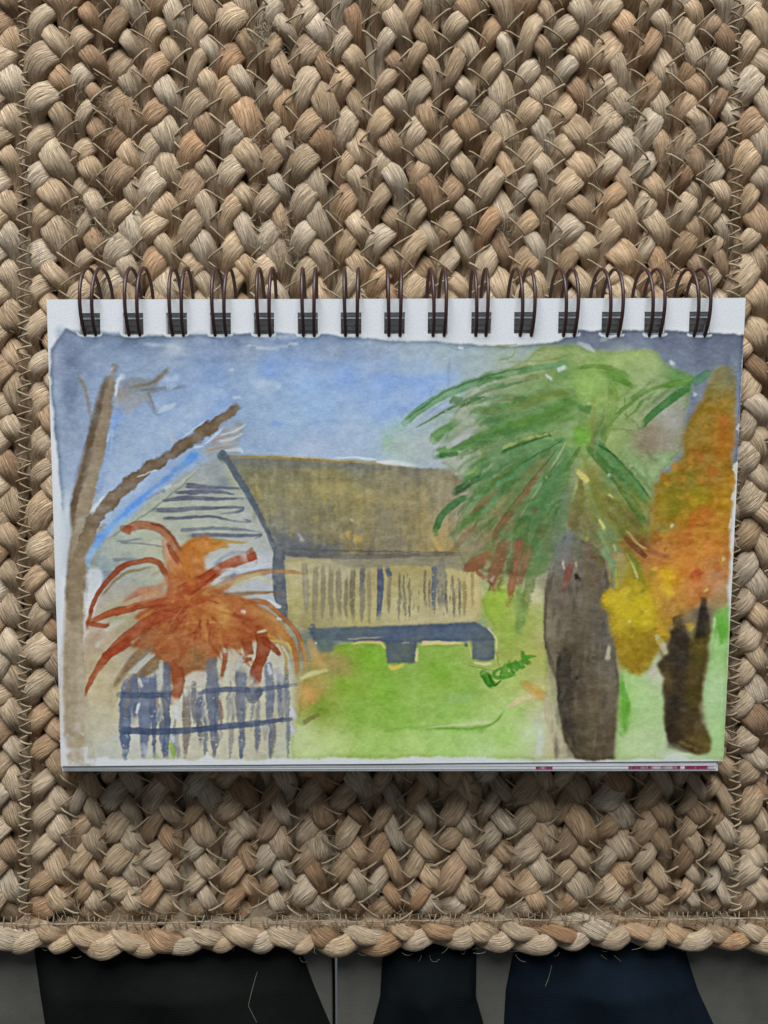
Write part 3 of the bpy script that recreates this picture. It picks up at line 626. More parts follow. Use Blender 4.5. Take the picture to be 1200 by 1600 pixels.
    # lawn
    wash([(456,1186),(452,1150),(466,1120),(468,1090),(480,1040),(505,1012),(560,1002),(640,1003),(740,1003),(775,985),(760,965),(750,940),(762,918),(800,920),(852,925),(858,1000),(856,1060),(866,1120),(872,1186),(700,1187),(600,1184)],
     [(540,1020,134,173,62),(580,1030,130,180,58),(600,1080,131,180,66),(540,1070,134,173,62),(500,1100,124,158,55),(520,1040,156,148,85),(500,1020,181,158,95),(480,1085,201,163,92),(495,1070,176,158,85),(560,1110,140,184,78),(620,1120,142,188,82),(520,1160,188,212,140),(580,1165,171,206,118),(640,1165,178,210,128),(690,1050,134,180,68),(720,1080,138,182,78),(700,1115,148,192,95),(690,1150,166,206,120),(740,1150,171,208,128),(800,1110,171,204,122),(790,1150,168,206,118),(760,1178,184,214,150),(830,1150,191,216,170),(780,930,156,188,72),(770,955,156,186,76),(800,990,151,178,80),(830,960,171,183,110),(835,930,201,198,160),(800,1020,166,180,95),(830,1020,178,184,100),(800,1060,171,196,110),(840,1080,196,193,130),(846,1000,178,178,115),(470,1150,196,213,160),(490,1178,196,218,160),(846,1120,194,198,165),(760,1000,164,184,95),(860,1160,192,186,150)], soft=1.6, rough=7, edge=.2, tex=9)
    strokes([([(812,925),(815,960),(808,990)],[16,18,10],(112,145,85),{'soft':6}), ([(760,1140),(700,1138),(640,1137),(600,1142)],[10,6,3,8],(110,165,62),{'soft':5,'a':.5}), ([(500,1115),(472,1130)],[6,9],(120,120,75),{'soft':3}), ([(700,1092),(740,1090)],[14,12],(172,205,150),{'soft':6,'a':.6})], a=.65, edge=0, soft=3)
    strokes([([(660,1137),(710,1134),(750,1130),(768,1127)],[1,4,8,7],(198,215,160)), ([(670,1139),(740,1138),(770,1130),(790,1108)],[1,3,3,2],(118,172,62)), ([(790,1106),(812,1094),(832,1088),(845,1090)],[6,12,9,4],(216,206,158)), ([(818,1068),(838,1080),(856,1092)],[6,16,8],(205,160,70),{'soft':4,'a':.8}), ([(470,1060),(490,1052),(515,1046)],[7,9,4],(205,208,150)), ([(472,1075),(488,1085),(486,1100)],[14,22,14],(205,160,98),{'soft':6,'a':.8}), ([(510,1040),(535,1035),(545,1060)],[24,26,12],(172,150,95),{'soft':8,'a':.6}), ([(485,1000),(495,1030),(508,1042)],[14,14,14],(200,165,105),{'soft':3,'a':.7}),
     ([(852,1080),(862,1130),(880,1175)],[10,16,22],(188,178,152),{'soft':2}), ([(454,1106),(460,1118)],[6,10],(208,212,228)), ([(452,1135),(460,1148)],[8,7],(205,205,225)), ([(838,1120),(845,1150),(842,1182)],[6,14,14],(205,216,218),{'soft':6,'a':.6})], a=.88, soft=1.6, edge=.08)
    # base beam
    BM = (88,102,128)
    bc = [(500,1000,92,108,118),(520,985,95,110,125),(620,990,86,102,130),(700,985,88,103,130),(630,1020,98,108,118),(752,1015,98,110,128),(510,1015,102,118,120)]
    wash([(483,982),(560,979),(650,976),(744,972),(758,980),(771,988),(772,1001),(700,1003),(600,1004),(520,1002),(490,1000)], bc, soft=1, rough=2.5, edge=.1, tex=6)
    wash([(602,1000),(651,1000),(650,1036),(604,1036)], bc, soft=1, rough=2.5, edge=.1, tex=6)
    wash([(737,998),(772,996),(773,1030),(758,1034),(738,1030)], bc, soft=1, rough=2.5, edge=.1, tex=6)
    wash([(494,998),(522,998),(521,1018),(500,1020)], (104,120,122), a=.8, soft=2, rough=4, edge=.05, tex=6)
    stroke([(487,981),(487,984)], 13, (82,98,135), a=.95)
    strokes([([(540,998),(600,996)],2,(165,165,140)), ([(546,1005),(590,1004),(602,1012)],[3,5,4],(212,196,120)), ([(654,1004),(690,1004),(728,1004)],[8,6,2],(222,208,145)), ([(651,1012),(650,1036)],[3,6],(215,210,150)), ([(606,1038),(616,1044),(632,1038)],[3,7,3],(230,190,90)), ([(740,1035),(755,1038),(768,1036)],[3,4,4],(220,212,160)), ([(775,1030),(775,1000),(762,980)],[2,3,3],(214,208,160)), ([(494,1004),(495,1005)],3,WHITE), ([(727,1004),(729,1010)],5,(90,100,125)), ([(731,1003),(737,1028)],2,(205,200,140)), ([(732,1040),(760,1046),(780,1044),(775,1015)],1.2,(120,130,70)), ([(628,1005),(640,1004)],1.5,(165,170,165))], a=.9, soft=1, edge=0)
    # signature
    SG = (82,150,52)
    strokes([([(756,1053),(770,1071)],[13,13],(72,142,48)), ([(764,1053),(772,1070),(783,1064)],[5,5,2],(52,120,30)), ([(754,1056),(762,1070),(770,1072)],4,(66,138,44)), ([(784,1043),(772,1051),(776,1059),(792,1058)],[4,5,6,6],(92,155,58)), ([(784,1043),(782,1058)],[3,3],SG), ([(790,1040),(790,1055),(802,1053)],[8,10,8],(98,160,62)), ([(794,1040),(804,1054)],[6,5],(75,142,45)), ([(800,1034),(812,1048)],[14,10],SG), ([(810,1032),(819,1046)],[10,7],(88,155,58)), ([(816,1020),(820,1032),(827,1036)],[6,9,7],SG), ([(820,1028),(830,1026),(839,1026)],[9,5,1],(82,155,48))], a=.92, soft=.9, rough=1.2, edge=.12)
    # palm crown
    wash([(590,695),(598,668),(635,652),(700,605),(760,600),(760,720),(700,735),(640,728),(610,712)],[(598,688,140,175,140),(612,668,158,184,180),(625,692,165,180,175),(660,690,172,180,178),(650,665,165,180,185),(700,660,155,170,155),(690,710,175,182,186),(720,640,150,168,150)], a=.7, soft=7, rough=16, edge=0)
    wash([(735,770),(716,742),(690,728),(682,700),(700,676),(712,640),(735,605),(780,580),(820,562),(850,540),(905,540),(930,548),(960,549),(1012,545),(1026,548),(1046,572),(1088,588),(1080,602),(1074,640),(1066,700),(1040,735),(1024,755),(1018,800),(1012,850),(975,868),(950,858),(930,850),(890,850),(870,860),(855,895),(830,905),(795,900),(760,895),(725,886),(712,860),(702,835),(722,800)],
     [(598,685,140,175,140),(612,672,150,180,160),(625,690,160,178,165),(660,690,168,176,170),(700,660,152,168,150),(690,705,172,178,180),(690,675,105,142,90),(740,600,160,174,160),(760,625,150,166,140),(800,575,158,172,140),(860,555,158,172,118),(905,555,150,172,105),(880,575,110,150,85),(920,610,140,186,92),(930,590,128,170,80),(890,620,115,145,80),(800,640,112,144,92),(840,630,118,148,88),(880,645,112,152,88),(840,660,98,140,75),(890,665,150,172,130),(910,680,110,168,50),(760,680,140,158,130),(730,650,165,172,160),(750,715,150,164,130),(720,720,168,175,165),(850,705,110,146,95),(800,700,112,144,92),(800,750,102,142,95),(760,780,104,142,98),(830,760,125,145,100),(820,800,118,132,92),(780,815,130,132,95),(740,840,150,146,122),(760,870,140,122,88),(820,850,100,132,86),(850,790,104,136,98),(880,790,128,142,115),(870,830,120,134,108),(900,750,158,168,105),(925,740,140,140,70),(940,790,130,132,62),(920,820,122,120,75),(960,830,128,145,105),(985,820,128,125,60),(960,740,95,138,80),(985,720,140,170,110),(980,640,155,180,116),(960,680,150,174,106),(1010,600,158,180,122),(1010,570,165,186,125),(960,565,160,182,115),(940,620,150,176,95),(1040,640,165,175,158),(1050,655,175,172,170),(1020,680,150,132,112),(1010,695,138,120,98),(1040,690,160,150,138),(1000,740,150,182,128),(1040,720,148,178,124),(960,590,110,150,70),(1060,590,105,150,85)], a=.93, soft=1.6, rough=8, edge=.22, tex=11)
    # palm fronds: broad drooping washes, then ribs
    rng2 = np.random.default_rng(5)
    GR = [(104,142,94),(92,132,84),(120,150,108),(112,134,82),(86,126,82)]
    for (x0, y0, x1, y1, x2, y2, w, c) in [(890,700,820,730,745,790,22,(98,140,96)),(890,705,830,760,755,830,24,(102,142,100)),(895,710,850,780,800,860,30,(98,138,92)),(890,715,860,800,835,890,28,(94,132,84)),(900,720,880,800,862,870,18,(110,134,98)),(880,690,800,700,712,755,18,(96,142,92)),(860,660,780,680,700,705,15,(88,136,78)),(880,640,800,640,740,660,22,(110,146,100)),(870,610,790,625,720,655,9,(120,150,118)),(845,705,800,770,735,860,10,(138,122,82)),(860,720,800,800,755,880,9,(138,112,72)),(905,740,905,790,895,850,12,(112,110,62)),(915,720,940,780,985,840,18,(128,130,64)),(930,740,965,790,1000,838,14,(134,134,70)),(925,780,945,830,965,870,10,(124,152,112)),(905,700,890,770,850,840,8,(135,150,112))]:
        stroke([(x0,y0),(x1,y1),(x2,y2)], [w*.5,w,w*.7], c, a=.62, soft=4, rough=4, edge=.05, dry=.1)
    strokes([([(632,662),(664,634),(720,606),(790,584),(860,572),(890,566)],[10,13,13,12,9,8],(112,152,116)), ([(635,655),(690,616),(760,588),(830,572)],[1.5,2,2,1.5],(78,122,78)), ([(650,668),(700,640),(760,612),(850,588)],[2,4,5,3],(105,132,98),{'dry':.35}), ([(672,645),(700,630)],[4,12],(160,178,205),{'soft':2}), ([(660,655),(690,636),(712,626)],[4,9,3],(165,182,208)), ([(720,635),(740,625),(760,620)],[5,6,2],(85,118,75),{'dry':.3}),
     ([(678,686),(690,675),(712,662)],[18,15,8],(96,140,80),{'soft':3.5}), ([(681,710),(720,696),(770,672),(800,655)],[16,15,14,18],(92,142,82),{'soft':3}), ([(685,712),(715,710)],[8,6],(72,122,66),{'soft':2}), ([(700,698),(735,675),(760,665)],[9,15,6],(178,184,190),{'soft':3}), ([(790,668),(860,640),(905,625)],[16,18,12],(92,138,68),{'soft':5,'a':.7}), ([(770,660),(850,620),(890,610)],[5,8,8],(125,140,70),{'soft':4,'a':.6}),
     ([(784,708),(815,692),(850,680),(862,682)],[5,7,7,3],(70,108,58),{'dry':.25}), ([(786,700),(810,690),(835,682),(880,675)],[7,7,5,3],(158,176,112),{'dry':.45}), ([(712,768),(735,754),(755,742)],[13,10,9],(42,86,48),{'dry':.1}), ([(722,762),(752,745)],[1.5,1.5],(130,160,100),{'dry':.4}), ([(733,740),(750,733)],[9,7],(140,172,98),{'dry':.2}), ([(680,828),(690,806),(712,786),(738,772)],[10,10,12,8],(62,116,66)), ([(681,834),(682,838)],7,(100,140,80)), ([(745,757),(790,722),(840,700)],[8,14,8],(92,134,88),{'soft':4,'a':.7}),
     ([(898,668),(905,676),(908,690)],[10,15,9],(118,170,64),{'soft':3,'a':.65}), ([(935,680),(950,660),(955,600)],[12,9,6],(120,152,78),{'a':.6}), ([(945,590),(962,620),(952,665),(942,690)],[8,7,8,10],(128,156,80),{'soft':2,'a':.75}), ([(950,664),(975,638),(1010,612),(1050,600)],[7,6,5,5],(112,148,78)), ([(1040,602),(1062,598),(1082,592)],[10,12,8],(98,145,68)), ([(1000,666),(1030,638),(1060,616),(1082,602)],[12,12,12,12],(68,124,66),{'dry':.08}), ([(1088,596),(1108,584)],[13,12],(82,132,98)), ([(940,583),(965,590),(990,606)],[7,13,6],(100,146,66)), ([(960,560),(985,556),(1020,550)],[10,18,6],(165,188,125),{'soft':4,'a':.6}), ([(975,620),(980,660)],1.5,(120,150,85)), ([(968,640),(1000,668)],1.5,(125,152,88)), ([(935,670),(990,672)],2,(130,155,85)),
     ([(932,694),(950,718),(985,755),(1018,790)],[16,23,24,10],(86,134,82)), ([(931,692),(960,712),(990,745),(1020,784)],[1.5,2.5,2,3],(48,92,46)), ([(920,700),(935,716),(960,745),(990,790),(1010,830)],[10,14,12,14,14],(78,116,58)), ([(985,760),(1000,790)],[12,10],(110,125,50),{'a':.6,'soft':3}), ([(900,735),(912,745),(919,755)],[6,11,8],(208,204,112)), ([(950,770),(958,778)],[3,4],(225,222,160)), ([(936,812),(945,828)],[4,6],(205,205,110)), ([(912,850),(918,838)],[5,5],(200,195,80)), ([(952,742),(953,743)],5,(215,222,225)), ([(983,727),(987,728)],5,(215,222,225)), ([(918,630),(921,629)],5,(215,225,225)), ([(905,637),(925,640)],[6,14],(78,130,58),{'soft':2}), ([(870,577),(884,573)],[8,6],(205,215,225)), ([(853,586),(862,594)],[3,6],(205,214,222)), ([(905,536),(918,543),(930,551)],[6,10,3],(186,194,208)), ([(1048,565),(1052,570)],[5,8],(212,220,228)), ([(1083,614),(1087,620)],[4,8],(190,205,222)), ([(955,526),(940,531)],[5,6],(160,170,180))], a=.88, soft=1.2, edge=.1, rough=2.5)
    strokes([([(792,566),(850,563),(900,552)],[2,2,3],(125,140,88),{'a':.6}), ([(780,563),(800,556),(805,540)],[1.5,1.5,1],(120,138,90),{'a':.7}), ([(700,540),(712,546),(735,542),(745,538)],[3,3,2,2],(130,145,165),{'a':.7}), ([(716,542),(724,545)],[5,4],(200,208,218)), ([(760,542),(790,540),(808,538)],[2,4,2],(130,142,105),{'a':.6})], soft=1, edge=0)
    strokes([([(905,648),(850,650),(790,672),(760,690)],[16,22,18,8],(92,134,62)), ([(885,612),(830,622),(780,640)],[10,16,10],(112,136,68)), ([(880,690),(830,720),(775,765),(735,800)],[12,22,26,16],(88,134,88)), ([(880,720),(840,790),(815,850)],[14,30,22],(84,128,82)), ([(862,700),(815,760),(765,840),(752,872)],[6,14,18,16],(142,130,88)), ([(842,740),(795,810),(770,850)],[5,8,6],(138,92,64)), ([(800,760),(775,795),(765,812)],[7,10,5],(150,140,80)), ([(890,760),(868,815),(850,870)],[12,18,14],(112,130,108)), ([(905,770),(898,820),(888,850)],[8,12,9],(125,118,80)), ([(930,760),(950,800),(980,838)],[16,26,16],(122,124,52)), ([(915,800),(905,835)],[10,10],(110,92,62)), ([(738,835),(748,860),(735,878)],[14,18,12],(150,142,120))], a=.6, soft=4.5, edge=.03, rough=6, dry=.1)
    strokes([([(878,690),(820,722),(762,762)],[2,3,2],(62,104,58)), ([(868,705),(800,790),(772,830)],[1.5,3,1.5],(98,92,56)), ([(880,715),(842,762),(800,830)],[1,2.5,2],(150,166,122)), ([(885,690),(868,720),(852,745)],[2,3,2],(168,178,128)), ([(905,700),(890,725),(880,740)],[5,8,4],(82,120,58))], a=.7, soft=1.1, edge=0)
    rq = np.random.default_rng(17)
    PG = [(70,112,58),(88,132,80),(104,146,98),(122,154,112),(78,122,72),(96,134,70),(140,158,118),(112,124,72)]
    OL = [(112,122,52),(130,136,66),(96,116,50),(142,146,84),(118,108,62)]
    BRN = [(140,112,76),(148,100,72),(146,138,96)]
    for (cx, cy, sx_, sy_, dx_, dy_, cnt, w0, cols) in [(800,640,70,26,-.93,.30,34,12,PG),(775,690,60,24,-.88,.42,26,12,PG),(800,745,56,36,-.78,.62,44,13,PG),(770,805,36,32,-.68,.74,34,12,PG+BRN),(825,830,34,40,-.52,.85,44,14,PG+BRN),(862,800,16,44,-.34,.94,20,11,PG),(905,790,16,34,.02,1,16,9,OL+BRN),(955,790,30,34,.62,.78,34,12,OL),(970,735,30,26,.62,.78,16,12,PG),(820,585,60,14,-.95,.28,14,8,PG),(1010,640,36,30,.86,-.5,10,6,PG),(935,660,20,60,-.2,.95,16,9,OL+PG)]:
        for q in range(cnt):
            x0, y0 = rq.normal(cx, sx_*.62), rq.normal(cy, sy_*.62); L = rq.uniform(18, 62); bx = rq.normal(0, .10)
            x1, y1 = x0+(dx_+bx)*L, y0+(dy_+bx*.5)*L
            if not (690 < min(x0, x1) and max(x0, x1) < 1062 and max(y0, y1) < 905): continue
            stroke([(x0,y0), ((x0+x1)/2-dy_*2,(y0+y1)/2-3), (x1,y1)], [3, w0*rq.uniform(.35, 1.2), 2], cols[rq.integers(len(cols))], a=rq.uniform(.3, .62), soft=rq.uniform(1.2, 4), rough=6, edge=.10, dry=rq.uniform(0, .35))
    wash([(900,578),(945,580),(948,598),(930,628),(912,632),(900,610),(886,596)], (146,180,104), a=.65, soft=2, rough=4, edge=.12)
    stroke([(902,575),(930,572),(960,578),(985,590)], [5,6,8,5], (104,146,66), a=.7, soft=1.5)
    # brown frond tips
    strokes([([(760,872),(742,882),(724,893)],[20,22,4],(150,92,62)), ([(742,893),(755,902),(766,898)],[6,6,2],(150,85,60)), ([(790,850),(775,890),(766,915)],[18,20,10],(140,90,62)), ([(775,900),(772,925)],[10,5],(158,90,68)), ([(768,908),(762,922)],[7,4],(95,75,55)), ([(785,900),(781,920)],[7,5],(120,108,60)), ([(812,850),(802,900),(794,945)],[16,12,7],(158,86,68)), ([(800,870),(796,900)],[10,8],(92,100,58)), ([(826,860),(815,900),(806,920)],[12,10,6],(150,92,70)), ([(835,880),(826,920),(820,950)],[20,16,10],(105,130,78),{'a':.7,'soft':3}), ([(768,908),(773,900)],[5,5],(190,195,200)), ([(758,888),(766,880)],[4,9],(165,170,125)), ([(822,930),(823,940)],6,(190,180,90),{'dry':.4})], a=.72, soft=2.2, edge=.12, rough=6, dry=.12)
    # palm trunk
    wash([(868,848),(880,838),(905,840),(925,850),(942,862),(950,900),(955,945),(966,985),(964,1040),(970,1075),(974,1130),(968,1185),(930,1189),(898,1186),(882,1160),(874,1120),(869,1062),(858,1040),(851,1000),(849,945),(856,890)],
     [(878,858,125,126,127),(885,885,121,116,115),(860,920,123,114,99),(858,980,133,124,106),(866,1030,125,116,97),(890,930,117,108,97),(910,960,113,104,88),(930,900,117,104,82),(930,960,109,100,86),(950,960,113,106,97),(890,1020,91,80,64),(920,1040,101,92,77),(950,1040,121,112,99),(900,1080,85,74,57),(925,1100,111,98,79),(950,1100,113,102,86),(900,1150,87,76,59),(930,1150,105,93,73),(955,1160,101,90,72),(960,1010,123,114,102),(910,870,117,112,100)], soft=1.3, rough=4, edge=.2, tex=9, streak=10)
    strokes([([(880,1022),(886,1060),(884,1110),(900,1165)],[22,26,16,14],(66,62,56),{'a':.75,'soft':4}), ([(875,1020),(872,1070),(884,1130),(905,1180)],[6,5,5,5],(70,64,58),{'soft':2}), ([(905,1060),(915,1110),(905,1150)],[12,10,8],(92,86,76),{'a':.5,'soft':5}), ([(853,935),(852,1000),(866,1040)],[3,3,3],(92,88,84),{'a':.6}), ([(893,880),(886,900),(881,928)],[10,12,5],(140,82,72)), ([(901,898),(903,905)],[8,10],(55,50,52)), ([(880,876),(881,890)],[3,3],(190,192,178)), ([(899,877),(901,886)],[3,4],(175,172,130)), ([(901,1060),(904,1058)],[5,3],(50,48,50)), ([(938,980),(950,1010),(955,1050)],[16,16,12],(100,98,100),{'a':.5,'soft':5}), ([(925,865),(945,880)],[14,14],(112,86,66),{'a':.7,'soft':3}), ([(930,890),(950,920)],[16,16],(100,92,82),{'a':.7,'soft':4})], a=.88, soft=1.2, edge=.05)
    strokes([([(880,835),(872,858),(866,890)],[16,14,6],(112,126,112)), ([(905,830),(900,855),(896,880)],[14,12,5],(118,122,100)), ([(925,835),(932,860),(940,890)],[16,14,8],(118,116,76)), ([(890,830),(886,850)],[16,12],(124,134,146)), ([(915,845),(918,870),(915,895)],[10,8,4],(128,110,82)), ([(862,870),(858,900)],[12,8],(128,136,112))], a=.75, soft=3.5, edge=.05, rough=6, dry=.2)
    for q in range(70):
        x, y = rq.uniform(860,960), rq.uniform(880,1170)
        stroke([(x,y),(x+rq.normal(0,3),y+rq.uniform(10,40))], [2,rq.uniform(4,10),2], [(88,84,80),(132,127,120),(112,106,98),(76,72,66),(122,116,108)][q % 5], a=.42, soft=2.5, edge=0, dry=.3)
    # right tree: pale ground, foliage, trunk
    wash([(960,1188),(966,1100),(972,1040),(1030,1020),(1045,1100),(1042,1170),(1110,1172),(1098,1090),(1110,1010),(1118,955),(1140,945),(1138,1000),(1133,1186)], [(985,1060,170,208,140),(1000,1100,178,212,155),(1000,1160,190,216,165),(1030,1050,195,205,180),(1120,1000,158,205,135),(1128,980,118,182,82),(1110,1080,175,212,160),(1120,1150,170,210,148),(1060,1182,200,218,190),(975,1100,140,190,90)], soft=1.5, rough=5, edge=.12)
    strokes([([(970,1060),(978,1105),(974,1145)],[6,14,12],(98,165,62),{'soft':4}), ([(1124,958),(1128,990),(1126,1010)],[10,12,4],(102,172,66),{'soft':3}), ([(1117,965),(1114,985)],[4,2],(190,210,180))], a=.8, edge=0)
    wash([(1112,580),(1122,571),(1144,570),(1150,600),(1145,640),(1150,660),(1146,720),(1144,760),(1140,800),(1138,850),(1134,905),(1118,922),(1092,942),(1060,962),(1042,975),(1040,1000),(1020,1032),(1000,1056),(975,1046),(964,1010),(952,960),(942,945),(944,925),(970,915),(985,880),(962,845),(990,835),(1015,842),(1018,800),(1024,755),(1048,735),(1066,712),(1068,672),(1082,645),(1098,620)],
     [(1122,590,130,126,88),(1140,590,125,125,95),(1120,610,135,122,60),(1110,640,150,120,32),(1140,625,150,128,50),(1130,660,160,108,30),(1130,690,166,112,28),(1085,680,148,122,40),(1090,710,158,112,32),(1060,740,142,118,28),(1110,740,172,126,48),(1130,780,166,122,26),(1080,750,140,122,32),(1090,780,152,138,22),(1050,790,132,126,24),(1040,760,145,120,30),(1080,800,160,130,22),(1090,815,198,124,48),(1120,820,178,122,32),(1060,845,180,112,48),(1110,855,202,126,50),(1075,870,205,130,48),(1030,870,202,132,72),(1050,900,206,150,32),(1075,890,205,130,55),(1000,850,122,100,58),(1010,870,180,118,68),(985,890,150,142,45),(990,920,165,152,32),(970,945,205,185,42),(1010,940,206,186,32),(1010,965,200,182,36),(980,985,176,152,38),(990,1020,158,130,32),(1020,1000,158,132,42),(1090,910,195,110,60),(1110,910,190,128,82),(1090,930,188,122,62),(1125,880,192,132,78),(1045,950,172,124,55),(1030,930,196,150,55),(1120,900,188,135,88)], soft=3.2, rough=13, edge=.08, tex=14)
    strokes([([(1125,640),(1135,690),(1120,720)],[20,26,20],(170,104,26),{'a':.45,'soft':7}), ([(1045,760),(1062,790),(1040,830)],[20,22,16],(118,118,26),{'a':.5,'soft':7}), ([(1075,820),(1100,800),(1110,815)],[18,24,18],(190,92,42),{'a':.5,'soft':6}), ([(1085,900),(1095,890)],[12,14],(175,72,50),{'a':.5,'soft':5}), ([(1040,890),(1045,925)],[16,14],(214,176,30),{'a':.6,'soft':6}), ([(1090,855),(1100,870)],[10,10],(205,150,45),{'a':.5,'soft':5}), ([(1098,672),(1105,665)],[8,7],(178,142,45),{'a':.6,'soft':4}), ([(1115,735),(1125,725)],[12,10],(180,148,60),{'a':.6,'soft':4}), ([(1082,770),(1092,765),(1086,790)],[10,8,10],(165,160,25),{'a':.5,'soft':5}), ([(1000,935),(985,960),(1015,975)],[20,24,18],(206,190,36),{'a':.6,'soft':7}), ([(1005,925),(1000,905),(985,870)],[10,12,9],(140,138,38),{'a':.7,'soft':4}),
     ([(975,838),(990,852),(1008,868)],[6,9,8],(125,78,52)), ([(1000,842),(1020,862),(1050,872)],[9,8,5],(148,92,58),{'a':.7,'soft':3}), ([(978,828),(995,848),(1012,858)],[1.5,3,1],(220,190,120)), ([(940,860),(955,880),(962,900)],[10,12,8],(128,158,118)), ([(935,830),(952,865)],[8,9],(132,158,118)), ([(978,862),(990,885),(996,905)],[2,6,4],(198,202,130)), ([(958,850),(962,862)],[3,4],(190,198,150)), ([(962,890),(965,920)],[3,3],(185,180,45)), ([(946,935),(952,945)],[14,12],(210,182,40)), ([(980,860),(1000,890)],[9,11],(112,126,48),{'a':.7,'soft':3}), ([(1128,872),(1131,876)],[3,8],(212,218,190)), ([(1100,925),(1106,920)],[3,4],(228,205,120)), ([(1048,824),(1052,820)],[4,5],(200,208,215)), ([(1044,832),(1030,822)],[6,12],(120,130,75)),([(983,971),(985,973)],5,(214,210,140)), ([(952,1010),(950,1030)],[6,8],(200,195,170)), ([(1026,995),(1036,1010),(1040,1025)],[7,12,5],(198,192,158)), ([(1024,1040),(1018,1052)],[10,16],(195,192,175),{'soft':3}), ([(1110,905),(1128,895)],[16,14],(182,132,92),{'a':.7,'soft':4})], a=.88, soft=1.3, edge=.08)
    for q in range(150):
        x, y = rq.uniform(960,1142), rq.uniform(620,1030)
        if y < 760 and x < 1150-(y-580)*.7: continue
        if y > 900 and x > 1120-(y-900)*.6: continue
        if y < 900 and x < 1010: continue
        cc = [(172,112,30),(190,134,44),(140,122,28),(206,150,44),(160,96,34),(186,104,44)] if y < 860 else ([(212,150,48),(204,124,50),(218,180,44),(186,108,54)] if x > 1030 else [(206,186,42),(180,158,40),(214,196,60),(156,136,36)])
        stroke([(x,y),(x+rq.normal(0,6),y+rq.normal(0,8))], [3,rq.uniform(6,15),3], cc[rq.integers(len(cc))], a=rq.uniform(.4,.7), soft=rq.uniform(1.5,4.5), rough=8, edge=.06, dry=.25)
    strokes([([(955,930),(975,950),(965,985)],[18,26,16],(204,184,44)), ([(985,905),(1000,925)],[16,20],(190,170,44)), ([(970,1000),(985,1030)],[18,16],(176,150,44)), ([(1005,835),(1030,815),(1050,780)],[14,18,14],(150,134,50)), ([(1000,800),(1022,770)],[12,12],(138,140,70))], a=.6, soft=5, edge=0, rough=9)
    wash([(1044,985),(1054,978),(1072,990),(1084,1000),(1092,955),(1100,940),(1106,950),(1110,975),(1106,1010),(1098,1060),(1093,1100),(1098,1128),(1112,1160),(1108,1174),(1085,1180),(1068,1168),(1052,1160),(1042,1150),(1037,1110),(1034,1060),(1026,1040),(1044,1020)],
     [(1060,990,66,58,52),(1062,1030,64,56,50),(1098,960,62,56,48),(1090,1010,102,88,34),(1098,1030,88,80,36),(1080,1050,92,76,40),(1045,1060,92,76,46),(1055,1100,60,52,44),(1085,1090,88,76,34),(1050,1150,62,54,46),(1080,1160,104,86,48),(1100,1165,110,96,46),(1070,1130,80,66,44)], soft=2.2, rough=9, edge=.12, tex=9)
    strokes([([(1058,960),(1062,1000)],[14,24],(84,66,46),{'a':.7,'soft':5}), ([(1100,930),(1098,970)],[8,12],(70,58,46),{'a':.8,'soft':3}), ([(1045,1120),(1060,1160),(1100,1172)],[16,22,14],(74,62,44),{'a':.6,'soft':4}), ([(1062,985),(1062,1040),(1050,1140)],[26,24,16],(62,54,48),{'a':.6,'soft':6}), ([(1099,945),(1094,1000)],[10,14],(56,50,44),{'a':.8,'soft':3}), ([(1060,1158),(1090,1172)],[4,6],(135,110,65),{'a':.6,'soft':2,'dry':.3})], edge=0)
    # bare flecks down the right edge
    strokes([([(1154,660),(1152,672)],[4,5],WHITE), ([(1151,722),(1147,732),(1150,744)],[3,5,2],WHITE), ([(1147,768),(1144,780)],[3,6],WHITE), ([(1144,806),(1139,826)],[3,9],(200,206,200)), ([(1143,852),(1143,866)],[4,6],WHITE), ([(1155,580),(1151,640)],[6,4],(128,142,172))], a=.75, soft=1.6, edge=0, rough=5)
    # red plant
    wash([(262,880),(270,862),(300,840),(325,838),(345,850),(320,870),(318,890),(345,888),(330,915),(352,925),(392,938),(424,968),(440,1000),(415,1012),(400,1000),(375,1015),(350,1010),(330,1050),(300,1048),(270,1075),(262,1050),(240,1020),(205,1010),(228,975),(210,965),(258,930),(262,905)],
     [(285,880,190,115,55),(310,855,196,118,42),(280,920,182,102,56),(310,930,180,98,52),(270,960,172,86,52),(330,960,188,120,60),(350,955,198,152,82),(300,1000,178,105,58),(260,1000,170,92,52),(230,1000,165,88,50),(370,960,172,90,52),(390,980,165,82,48),(350,990,182,108,58),(320,1035,150,105,62),(290,1050,158,100,58),(410,985,175,110,55),(340,1010,175,100,55),(360,930,178,108,60)], a=.93, soft=1.8, rough=7, edge=.14, tex=12)
